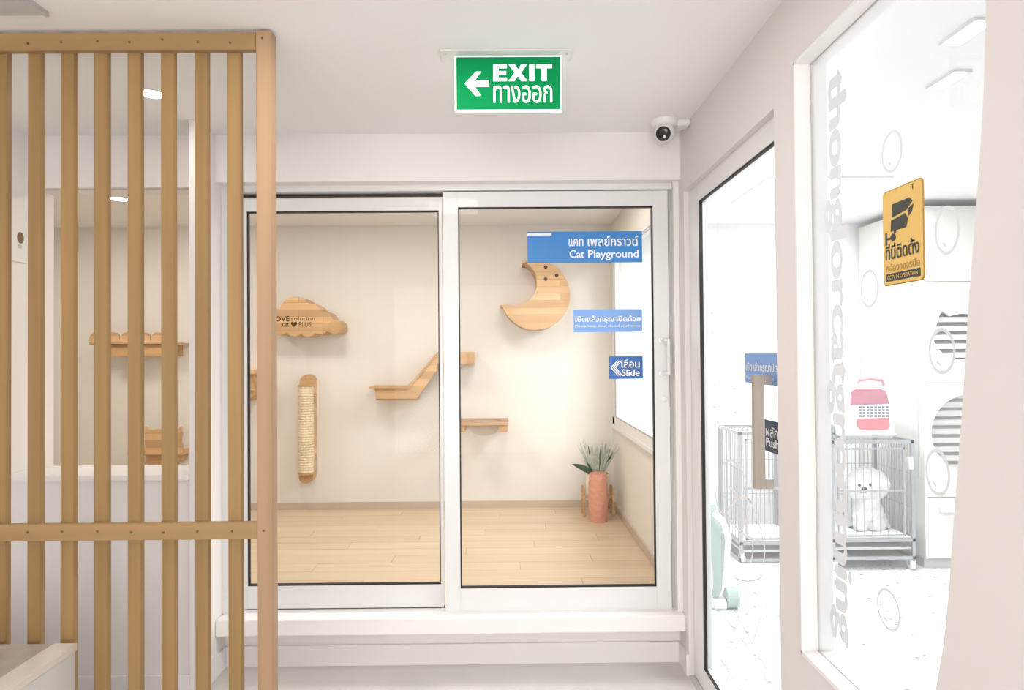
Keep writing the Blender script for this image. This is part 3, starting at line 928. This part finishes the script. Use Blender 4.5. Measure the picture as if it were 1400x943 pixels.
# scratching post: backing plank with round ends, rope roll, wooden discs
sp = thing('scratching_post', onY(419, 660, YB-.08), 'tall rope wrapped scratching post mounted upright on the rear wall', 'scratching post')
YT = YB-.02
pl = circ(419.5, 522, 10, 0, 180, 12) + circ(418, 651, 10, 180, 360, 12)
obj('backing_plank', prism(scaled(pl, YB-.10), (0, .10, 0), bevel=.003), M['oak'], sp)
ct0, ct1 = onY(418.6, 646, YB-.13), onY(418.6, 528, YB-.13)
rr = .057
prof = []
nturn = 34
for k in range(nturn*4+1):
    hh_ = (ct1.z-ct0.z)*k/(nturn*4)
    prof.append((rr + .004*abs(math.sin(PI*k/4)), hh_))
obj('rope_roll', lathe(prof, (ct0.x, YB-.125, ct0.z), 20), M['rope'], sp, smooth=False)
for zz, h_ in ((ct0.z-.012, .012), (ct1.z, .012)):
    obj('end_disc', lathe([(rr+.006, 0), (rr+.006, h_)], (ct0.x, YB-.125, zz), 22), M['oak_edge'], sp)

# ramp shelf
rs = thing('ramp_shelf', onY(580, 545, YB-.1), 'stepped wooden cat ramp shelf rising behind the door stile', 'cat shelf')
YR = YB-.22
def slab(name, px, Y, dep, m, par, bev=.002):
    return obj(name, prism(scaled(px, Y), (0, dep, 0), bevel=bev), m, par)
slab('tread', [(504, 528.5), (557, 528.5), (557, 531), (504, 531)], YR-.02, .24, M['oak_edge'], rs, .001)
slab('side_board', [(512, 531), (557, 530), (597.6, 484.5), (597.6, 506), (570, 545), (514, 545)], YR, .03, M['oak'], rs)
slab('ramp_board', [(556, 529.5), (598.5, 480.5), (601, 481.5), (558, 532)], YR-.01, .23, M['oak_edge'], rs, .001)
slab('upper_tread', [(598, 481), (648, 481), (648, 498), (598, 498)], YR, .22, M['oak'], rs)
c = onY(643.5, 489.5, YR)
obj('end_cap', B((c.x-.022, c.x+.026, YR-.012, YR+.002, c.z-.045, c.z+.045), bevel=.004), M['oak_edge'], rs)
slab('under_board', [(514, 545), (570, 545), (570, 547), (514, 547)], YR+.02, .2, M['oak_edge'], rs, .001)

# bowl shelf: board with a round opening and a clear bowl
bs = thing('bowl_shelf', onY(660, 594, YB-.2), 'wooden cat perch with a clear bowl on the rear wall', 'cat shelf')
YU = YB-.36
b0, b1 = onY(622, 578, YU), onY(695, 578, YU)
bz = onY(660, 577.5, YU).z
cxm = (b0.x+b1.x)/2 + .015
cyb = YB-.185
hole = [Vector((cxm+.135*math.cos(a), cyb+.135*math.sin(a), bz-.02)) for a in [2*PI*k/28 for k in range(28)]]
outer = [Vector((b0.x, YU, bz-.02)), Vector((b1.x-.02, YU, bz-.02)), Vector((b1.x, YU+.02, bz-.02)), Vector((b1.x, YB-.001, bz-.02)), Vector((b0.x, YB-.001, bz-.02))]
obj('board', prism(outer, (0, 0, .02), holes=[hole]), M['oak'], bs)
for xx in (b0.x+.005, b1.x-.075):
    obj('bracket', B((xx, xx+.07, YU+.012, YB-.001, bz-.075, bz-.02), bevel=.004), M['oak_edge'], bs)
bowl = lathe([(.134, -.004), (.132, -.03), (.12, -.07), (.09, -.10), (.045, -.115), (.012, -.118)], (cxm, cyb, bz), 32)
obj('bowl', bowl, M['acrylic'], bs, smooth=True)

# shelves seen through the slats
bx = thing('scalloped_shelf', onY(185, 487, YB-.1), 'wooden wall shelf with a scalloped rim seen between the slats', 'cat shelf')
YV = YB-.2
sc_pts = [(122, 470), (122, 462)]
for k in range(5):
    cx_ = 132 + k*21
    sc_pts += circ(cx_, 464.5, 10.5, 180, 0, 8)
sc_pts += [(226.5, 470)]
slab('scalloped_rim', sc_pts, YV-.03, .03, M['oak'], bx)
slab('box', [(150, 470), (221, 470), (221, 487), (150, 487)], YV, .2, M['oak_edge'], bx)
slab('end_bracket', [(238, 469), (246, 468), (246.5, 487), (240, 487)], YB-.05, .05, M['oak_edge'], bx)
slab('floor_board', [(122, 468.5), (246, 468.5), (246, 471), (122, 471)], YV, .2, M['oak'], bx, .001)

lb = thing('cat_face_shelf', onY(210, 637, YB-.1), 'lower wooden cat box with an eared top edge between the slats', 'cat shelf')
ear = [(198, 583), (204, 588), (212, 586.5), (232, 586.5), (240, 588), (247, 583), (248, 592), (247, 604), (249, 612), (246, 622), (198, 622)]
slab('front_board', ear, YV-.02, .03, M['oak'], lb)
slab('box', [(199, 622), (240, 622), (240, 633), (224, 637), (206, 637), (199, 632)], YV+.01, .18, M['oak_edge'], lb)
slab('tray', [(174, 617), (248, 617), (248, 622.5), (174, 622.5)], YV+.01, .19, M['oak_edge'], lb, .001)

cs = thing('curved_wall_step', onY(330, 548, YB-.1), 'wooden wall step with a rounded underside at the left door edge', 'cat shelf')
slab('top_board', [(312, 505.5), (347, 505.5), (347, 512), (312, 512)], YV, .2, M['oak'], cs, .001)
slab('side', [(312, 512), (346, 512), (346.5, 530), (345, 541), (339, 548), (328, 551), (312, 551)], YV+.03, .17, M['oak_edge'], cs)
slab('lip', [(312, 530), (347, 530), (347, 534), (312, 534)], YV+.01, .03, M['oak'], cs, .001)

# ================================================================== PLANTS
fz = LEDGE
vb = onZ(818, 712, fz)
vase = thing('tall_vase', vb, 'tall textured pink vase on the wooden floor in the corner', 'vase')
prof = []
for k in range(25):
    t_ = k/24
    prof.append((.062 + .010*math.sin(t_*PI) + .0025*math.sin(k*2.1), .355*t_))
prof += [(.055, .355), (.052, .33)]
bm = lathe(prof, vb, 30)
for v in bm.verts:
    a = math.atan2(v.co.y-vb.y, v.co.x-vb.x); hgt = v.co.z-vb.z
    if hgt < .35:
        s = 1+.06*math.sin(a*7+hgt*40)*math.sin(hgt*70)
        v.co.x = vb.x+(v.co.x-vb.x)*s; v.co.y = vb.y+(v.co.y-vb.y)*s
obj('body', bm, M['pink_vase'], vase, smooth=True)


def blade(bm, base, dirv, L, wid, droop, n=6):
    dirv = Vector(dirv).normalized(); side = dirv.cross(Vector((0, 1, .2))).normalized()
    pts = []
    for k in range(n+1):
        t_ = k/n
        p = Vector(base)+dirv*L*t_ + Vector((dirv.x*.4, dirv.y*.4, -1))*droop*t_*t_
        pts.append((p, wid*math.sin(PI*min(.97, .12+t_*.86))))
    rows = []
    for p, w_ in pts:
        rows.append((bm.verts.new(p-side*w_/2), bm.verts.new(p+Vector((0, -.12*w_, 0))), bm.verts.new(p+side*w_/2)))
    for r0, r1_ in zip(rows, rows[1:]):
        bm.faces.new((r0[0], r0[1], r1_[1], r1_[0])); bm.faces.new((r0[1], r0[2], r1_[2], r1_[1]))


pb = onZ(817, 697, fz)
pb = Vector((onY(817, 660, 5.30).x, 5.30, fz))
pot = thing('plant_pot', pb, 'cream pot on a wooden stand behind the pink vase', 'pot')
pz = onY(817, 647, 5.30).z
obj('bowl', lathe([(.06, pz-fz-.17), (.085, pz-fz-.15), (.092, pz-fz-.07), (.092, pz-fz), (.082, pz-fz), (.08, pz-fz-.02)], pb, 28), M['cream_pot'], pot, smooth=True)
for sx, sy in ((-1, -1), (1, -1), (-1, 1), (1, 1)):
    x_, y_ = pb.x+sx*.112, pb.y+sy*.06
    obj('leg', B((x_-.009, x_+.009, y_-.009, y_+.009, fz, pz-.10), bevel=.002), M['oak'], pot)
obj('cross_bar', B((pb.x-.105, pb.x+.105, pb.y-.009, pb.y+.009, pz-.19, pz-.168), (pb.x-.009, pb.x+.009, pb.y-.07, pb.y+.07, pz-.19, pz-.168)), M['oak'], pot)
obj('soil', lathe([(.08, -.02), (.08, -.012)], (pb.x, pb.y, pz), 20), M['soil'], pot)

plant = thing('leafy_plant', (pb.x, pb.y, pz-.012), 'leafy plant with grey green upright leaves rising behind the pink vase', 'plant')
rnd = random.Random(3)
for k in range(84):
    a = rnd.uniform(0, 2*PI); tilt = rnd.uniform(.05, .62)
    dv = (math.cos(a)*tilt, math.sin(a)*tilt*.6, 1)
    bm = bmesh.new()
    L = rnd.uniform(.13, .31)
    b_ = (pb.x+.03*math.cos(a), pb.y+.03*math.sin(a), pz-.015)
    blade(bm, b_, dv, L, rnd.uniform(.009, .022), rnd.uniform(.0, .04))
    m_ = M['leaf_dark'] if k % 8 == 0 else (M['leaf_fresh'] if L < .15 else M['leaf'])
    obj('leaf', bm, m_, plant, smooth=True)
bm = bmesh.new()
blade(bm, (pb.x-.03, pb.y-.02, pz-.01), (-1.0, -.1, .9), .21, .05, .05)
obj('leaf', bm, M['leaf_dark'], plant, smooth=True, label='broad dark leaf drooping to one side')

# ================================================================== NOTICE ON THE LEFT WALL
t = thing('wall_notice', (XL+.003, 3.1, 1.9), 'small white wall notice with a brown emblem behind the outermost slats', 'sign')
n0, n1 = onX(9, 335, XL+.003), onX(35, 335, XL+.003)
nz1, nz0 = onX(20, 316, XL+.003).z, onX(20, 358, XL+.003).z
obj('sheet', B((XL, XL+.004, n0.y, n1.y, nz0, nz1)), M['paper'], t)
obj('bottom_edge', B((XL+.004, XL+.005, n0.y, n1.y, nz0, nz0+.004)), M['hatch'], t)
c = onX(28, 325, XL+.0045)
q = [(c+Vector((0, .022*math.cos(a), .027*math.sin(a)))) for a in [2*PI*k/16 for k in range(16)]]
obj('emblem', prism(q, (.0006, 0, 0)), mat('emblem_brown', (.20, .11, .05)), t)
c = onX(27, 337, XL+.0045)
obj('print', B((XL+.004, XL+.005, c.y-.012, c.y+.012, c.z-.008, c.z+.008)), M['hatch'], t)

# ================================================================== GROOMING ROOM
def led_panel(px0, py0, px1, py1, z, label):
    a, b = onZ(px0, py0, z), onZ(px1, py1, z)
    x0_, x1_ = min(a.x, b.x), max(a.x, b.x); y0_, y1_ = min(a.y, b.y), max(a.y, b.y)
    t_ = thing('led_panel', ((x0_+x1_)/2, (y0_+y1_)/2, CEIL), label, 'light', 'square ceiling lights of the grooming room')
    obj('frame', B((x0_-.02, x1_+.02, y0_-.02, y1_+.02, CEIL-.012, CEIL)), M['frame'], t_)
    obj('diffuser', B((x0_, x1_, y0_, y1_, CEIL-.018, CEIL-.011)), M['led'], t_)


led_panel(1296, 62, 1352, 35, CEIL-.018, 'bright square ceiling light nearest the pink wall edge')
led_panel(1277, 122, 1318, 104, CEIL-.018, 'smaller bright ceiling light further back above the yellow notice')
led_panel(1005, 279, 1215, 246, CEIL-.018, 'long bright ceiling light crossing behind the door and window')


def make_cage(name, label, px0, px1, Y, depth, top_py, base_mid, low_bar, right_px=None):
    xa, xb = onY(px0, 600, Y).x, onY(px1, 600, Y).x
    zt = onY((px0+px1)/2, top_py, Y).z
    zm = onY((px0+px1)/2, base_mid, Y).z; zl = onY((px0+px1)/2, low_bar, Y).z
    t_ = thing(name, ((xa+xb)/2, Y+depth/2, 0), label, 'cage')
    r = .011
    bm = bmesh.new()
    for x_ in (xa, xb-.022):
        for y_ in (Y, Y+depth-.022):
            add_box(bm, x_, x_+.022, y_, y_+.022, .06, zt)
    for z_ in (zt-.022, zm, zl):
        for y_ in (Y, Y+depth-.022):
            add_box(bm, xa, xb, y_, y_+.022, z_, z_+.022)
        for x_ in (xa, xb-.022):
            add_box(bm, x_, x_+.022, Y, Y+depth, z_, z_+.022)
    obj('frame', bm, M['steel'], t_)
    bm = bmesh.new()
    n_ = int((xb-xa)/.032)
    for k in range(1, n_):
        x_ = xa+(xb-xa)*k/n_
        add_box(bm, x_-.002, x_+.002, Y+depth-.014, Y+depth-.010, zm, zt)
        add_box(bm, x_-.002, x_+.002, Y+.01, Y+depth-.01, zt-.013, zt-.009)
    n_ = int(depth/.032)
    for k in range(1, n_):
        y_ = Y+depth*k/n_
        for x_ in (xa+.009, xb-.013):
            add_box(bm, x_, x_+.004, y_-.002, y_+.002, zm, zt)
    for z_ in (zm+(zt-zm)*.33, zm+(zt-zm)*.66):
        for x_ in (xa+.009, xb-.013):
            add_box(bm, x_, x_+.004, Y, Y+depth, z_, z_+.004)
        add_box(bm, xa, xb, Y+depth-.014, Y+depth-.01, z_, z_+.004)
    obj('wire_panel', bm, M['steel'], t_, kind='stuff')
    # door with thin wires
    bm = B((xa+.04, xa+.052, Y-.012, Y, zm+.04, zt-.05), (xb-.085, xb-.073, Y-.012, Y, zm+.04, zt-.05), (xa+.04, xb-.073, Y-.012, Y, zt-.062, zt-.05), (xa+.04, xb-.073, Y-.012, Y, zm+.04, zm+.052))
    dr_ = obj('door', bm, M['steel'], t_)
    bm = bmesh.new()
    zmid = zm+(zt-zm)*.505
    add_box(bm, xa+.03, xb-.07, Y-.014, Y-.002, zmid-.007, zmid+.007)
    for k in range(1, 8):
        x_ = xa+.05+(xb-xa-.13)*k/8
        add_box(bm, x_-.0012, x_+.0012, Y-.008, Y-.005, zm+.04, zt-.06)
    obj('door_wire', bm, M['steel'], dr_)
    obj('latch', B((xb-.06, xb-.02, Y-.025, Y, zt-.20, zt-.11), bevel=.004), M['chrome'], t_)
    obj('tray', B((xa+.02, xb-.02, Y+.02, Y+depth-.02, zm-.055, zm-.04)), M['tray'], t_)
    obj('shelf', B((xa+.02, xb-.02, Y+.02, Y+depth-.02, zl-.006, zl+.002)), M['tray'], t_)
    obj('floor_panel', B((xa+.02, xb-.02, Y+.02, Y+depth-.02, zm+.022, zm+.028)), M['cushion'], t_)
    for x_ in (xa+.02, xb-.02):
        for y_ in (Y+.02, Y+depth-.02):
            cst = obj('caster', tube([(x_-.014, y_, .034), (x_+.014, y_, .034)], .034, 16), M['cushion'], t_)
            obj('fork', B((x_-.02, x_+.02, y_-.006, y_+.006, .034, .075)), M['steel'], cst)
    return xa, xb, zt, zm


YCg = 4.70
xa, xb, zt, zm = make_cage('pet_cage', 'silver wire cage on casters that holds the white dog', 1136, 1250, YCg, .5, 602, 741, 765)
make_cage('pet_cage', 'silver wire cage partly hidden behind the glass door handle', 1010, 1098, 4.9, .5, 590, 745, 768)

# pet carrier on the cage
cb = Vector((onY(1186, 600, YCg+.05).x, YCg+.05, zt))
ca = thing('pet_carrier', (cb.x, cb.y+.15, zt), 'white and pink pet carrier standing on the dog cage', 'pet carrier')
def cx_(px): return onY(px, 560, YCg+.05).x
def cz_(py): return onY(1190, py, YCg+.05).z
YF = YCg+.05
shell = [(1146, 599), (1143, 580), (1147, 545), (1156, 530), (1168, 526), (1205, 526), (1216, 531), (1221, 548), (1224, 580), (1224, 599)]
obj('shell', prism(scaled(shell, YF), (0, .30, 0), bevel=.012), M['carrier_white'], ca, smooth=True)
obj('top_window', prism(scaled([(1163, 546), (1164, 536), (1170, 531), (1203, 531), (1212, 535), (1216, 552), (1163, 554)], YF-.006), (0, .008, 0), bevel=.002), M['carrier_tint'], ca)
obj('grille_frame', prism(scaled([(1162, 554), (1217, 552), (1218, 571), (1163, 572)], YF-.005), (0, .007, 0)), M['carrier_white'], ca)
for i in range(4):
    for j in range(8):
        c = onY(1176+j*5.3, 556.5+i*4.0, YF-.006)
        if i == 0 and j == 0:
            gh = obj('grille_hole', B((c.x-.009, c.x+.009, YF-.007, YF-.004, c.z-.0065, c.z+.0065)), M['carrier_dark'], ca)
        else:
            o = gh.copy(); COL.objects.link(o); o.parent = ca
            c0_ = onY(1176, 556.5, YF-.006)
            o.location = Vector(gh.location) + Vector((c.x-c0_.x, 0, c.z-c0_.z))
obj('lower_panel', prism(scaled([(1172, 573), (1216, 571), (1217, 584), (1213, 587), (1178, 588), (1173, 584)], YF-.008), (0, .01, 0), bevel=.003), M['carrier_red'], ca)
obj('handle', tube([onY(1172, 527, YF+.13), onY(1174, 520, YF+.13), onY(1190, 518, YF+.13), onY(1206, 520, YF+.13), onY(1208, 527, YF+.13)], .010, 10), M['carrier_red'], ca, smooth=True)
obj('rim', B((cx_(1145), cx_(1225), YF-.01, YF+.31, zt+.028, zt+.042), bevel=.004), M['carrier_white'], ca)

# folded cloth beside the carrier
c = onY(1148, 588, YCg+.1)
c.x = onY(1137, 588, YCg+.06).x
bm = B((c.x, c.x+.034, YCg+.06, YCg+.3, zt, zt+.035), (c.x+.002, c.x+.031, YCg+.07, YCg+.29, zt+.035, zt+.10), bevel=.01)
obj('folded_cloth', bm, M['grey_cloth'], label='folded dark grey cloth on the dog cage beside the pet carrier', cat='cloth')

# the dog
def dog():
    Yd = YCg+.22
    s = Yd/FPX
    def P(px, py, dy=0.0): return onY(px, py, Yd+dy)
    balls = []
    def add(px, py, r, dy=0.0, sq=(1, 1, 1)): balls.append((P(px, py, dy), r*s, sq))
    add(1184, 660, 21, 0); add(1172, 663, 16, -.01); add(1199, 662, 16.5, .0); add(1184, 654, 17, .0); add(1174, 654, 13, 0); add(1196, 654, 13, 0)      # head
    add(1170, 672, 10, -.01); add(1199, 672, 10, 0); add(1181, 670, 10, -.07)                             # cheeks, muzzle
    add(1167, 660, 10, .02); add(1204, 662, 11, .03)                                                      # ears
    add(1186, 688, 16, .03); add(1187, 699, 19.5, .04); add(1190, 712, 21, .07)                              # chest, belly
    add(1198, 720, 18, .12); add(1183, 722, 14, .10)                                                      # haunches
    for px in (1176, 1195):                                                                               # front legs
        for k in range(6):
            add(px, 706+k*6.3, 9.2-k*.3, -.005)
        add(px-.5, 738.5, 7, -.02)
    add(1206, 736, 9, .05); add(1168, 736, 7, .06)                                                        # hind feet
    bm = bmesh.new()
    for c, r, sq in balls:
        bmesh.ops.create_icosphere(bm, subdivisions=3, radius=r, matrix=Matrix.Translation(c))
    me = bpy.data.meshes.new('tmp'); bm.to_mesh(me); bm.free()
    o = bpy.data.objects.new('tmp', me); COL.objects.link(o)
    rm2 = o.modifiers.new('r', 'REMESH'); rm2.mode = 'VOXEL'; rm2.voxel_size = .0075
    sm = o.modifiers.new('s', 'SMOOTH'); sm.iterations = 8; sm.factor = .6
    tx = bpy.data.textures.new('fluff', 'CLOUDS'); tx.noise_scale = .022
    dp = o.modifiers.new('d', 'DISPLACE'); dp.texture = tx; dp.strength = .020; dp.mid_level = .45
    dp.texture_coords = 'LOCAL'
    bpy.context.view_layer.update()
    out = bpy.data.meshes.new_from_object(o.evaluated_get(bpy.context.evaluated_depsgraph_get()))
    bpy.data.objects.remove(o)
    base = P(1185, 742)
    low = min(v.co.z for v in out.vertices)
    fz_ = zm+.029
    for v in out.vertices:
        v.co.z = max(v.co.z, fz_)
    base.z = fz_
    d = obj('dog', out, M['dog'], smooth=True, base=base, label='fluffy white dog sitting upright in the wire cage facing the window', cat='dog')
    for px, py in ((1175, 663), (1190, 662.5)):
        b_ = bmesh.new(); bmesh.ops.create_uvsphere(b_, u_segments=14, v_segments=10, radius=.010, matrix=Matrix.Translation(P(px, py, -.108)))
        obj('eye', b_, M['dog_dark'], d, smooth=True)
    b_ = bmesh.new(); bmesh.ops.create_uvsphere(b_, u_segments=16, v_segments=12, radius=.017, matrix=Matrix.Translation(P(1182, 668.5, -.128)) @ Matrix.Diagonal((1.2, .8, .9, 1)))
    obj('nose', b_, M['dog_dark'], d, smooth=True)
    obj('mouth', tube([P(1177, 673.5, -.115), P(1181, 672, -.13), P(1185.5, 673.5, -.115)], .004, 6), M['dog_dark'], d)


dog()

# cat condo with shaped grilles
YD = 4.72
kx = onY(1263.5, 600, YD).x
cd = thing('cat_condo', (3.4, 5.1, 0), 'white floor to ceiling cat condo with shaped grilles at the pink wall edge', 'cabinet')
kz = 2.50
obj('carcass', B((kx, kx+.018, YD, 5.55, .07, kz), (kx+.019, 3.98, 5.53, 5.55, .07, kz-.02), (kx+.0, 3.98, YD, 5.55, kz+.0005, kz+.018), (kx+.019, 3.98, YD+.12, 5.53, 1.30, 1.318)), M['condo'], cd)
obj('plinth', B((kx+.005, 3.98, YD+.03, 5.5, 0, .07)), M['hatch'], cd)
seams = [(288, 384), (390, 523), (530, 676), (682, 770)]
def zz_(py): return onY(1290, py, YD).z
yf = YD
ZB = [(zz_(384.5), kz), (zz_(527), zz_(385.3)), (zz_(679), zz_(527.8)), (.075, zz_(679.8))]
obj('seam_strip', B(*[(kx+.02, 3.97, YD+.019, YD+.021, zz_(p_)-.02, zz_(p_)+.02) for p_ in (385, 527.4, 679.4)]), M['condo'], cd, kind='stuff')
def cat_hole():
    c = onY(1318, 460, YD); R = .185
    o = []
    for k in range(40):
        a = 2*PI*k/40
        r_ = R*(1+.0*a)
        x_, z_ = 1.15*r_*math.cos(a), .86*r_*math.sin(a)
        for ea in (.75, 2.39):
            d = abs((a-ea+PI) % (2*PI)-PI)
            if d < .34:
                z_ += .075*(1-d/.34)
        o.append(Vector((c.x+x_, YD, c.z+z_)))
    return o, c
def round_hole():
    c = onY(1326, 592, YD); R = .268
    return [Vector((c.x+R*math.cos(a), YD, c.z+R*math.sin(a))) for a in [2*PI*k/40 for k in range(40)]], c
ho = [None, cat_hole(), round_hole(), None]
for (z0_, z1_), h_ in zip(ZB, ho):
    rect = [Vector((kx+.018, YD, z0_)), Vector((3.98, YD, z0_)), Vector((3.98, YD, z1_)), Vector((kx+.018, YD, z1_))]
    if h_:
        pnl = obj('panel', prism(rect, (0, .018, 0), holes=[h_[0]]), M['condo'], cd)
        c = h_[1]
        zs0, zs1 = min(p.z for p in h_[0]), max(p.z for p in h_[0])
        xs0, xs1 = min(p.x for p in h_[0]), max(p.x for p in h_[0])
        n_ = int((zs1-zs0)/.062)+1
        first = None
        for k in range(n_):
            zc = zs0+(k+.5)*.062
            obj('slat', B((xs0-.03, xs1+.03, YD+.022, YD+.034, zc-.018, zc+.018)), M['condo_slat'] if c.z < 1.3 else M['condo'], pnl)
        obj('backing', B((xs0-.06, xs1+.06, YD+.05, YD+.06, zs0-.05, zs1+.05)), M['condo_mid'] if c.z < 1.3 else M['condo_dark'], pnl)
    else:
        obj('panel', prism(rect, (0, .018, 0), bevel=.002), M['condo'], cd)
obj('handle', B((onY(1283, 640, YD).x, onY(1305, 640, YD).x, YD-.02, YD, zz_(700), zz_(694)), bevel=.002), M['condo'], cd)

# pale teal floor machine
YZ = 4.05
tl = thing('floor_machine', onY(985, 826, YZ), 'pale teal upright machine with curved body on the speckled floor', 'machine')
tl.location.z = 0
obj('body', tube([onY(972, 690, YZ+.05), onY(973, 712, YZ+.03), onY(981, 745, YZ), onY(985, 775, YZ), onY(983, 800, YZ), onY(977, 815, YZ)], [.030, .040, .052, .048, .034, .02], 14), M['teal'], tl, smooth=True)
obj('neck', tube([onY(972, 690, YZ+.05), onY(970, 660, YZ+.08), onY(974, 640, YZ+.1)], [.03, .018, .016], 12), M['cushion'], tl, smooth=True)
c = onY(984, 740, YZ-.06)
cwh = onY(996, 814, YZ); cwh.z = .062
obj('wheel', tube([(cwh.x-.02, YZ, .062), (cwh.x+.05, YZ, .062)], .060, 20), M['teal'], tl, smooth=True)
obj('foot', B((onY(971, 820, YZ).x, cwh.x-.01, YZ-.05, YZ+.05, 0.0, .06), bevel=.015), M['cushion'], tl, smooth=True)
obj('hose', tube([onY(976, 700, YZ-.05), onY(988, 712, YZ-.08), onY(996, 735, YZ-.05), onY(990, 790, YZ-.03), onY(984, 812, YZ)], .018, 10), M['cushion'], tl, smooth=True)

# paper notice on the rear wall of the grooming room
a, b = onY(1206, 466, 5.61), onY(1228, 496, 5.61)
t = thing('paper_notice', ((a.x+b.x)/2, 5.61, b.z), 'pale lavender paper sheet on the white wall above the pet carrier', 'notice')
obj('sheet', B((a.x, b.x, 5.612, 5.62, b.z, a.z)), M['lavender'], t)
obj('print', B((a.x+.02, b.x-.02, 5.610, 5.6125, a.z-.06, a.z-.03), (a.x+.02, b.x-.02, 5.610, 5.6125, b.z+.03, b.z+.07)), M['white_print'], t)
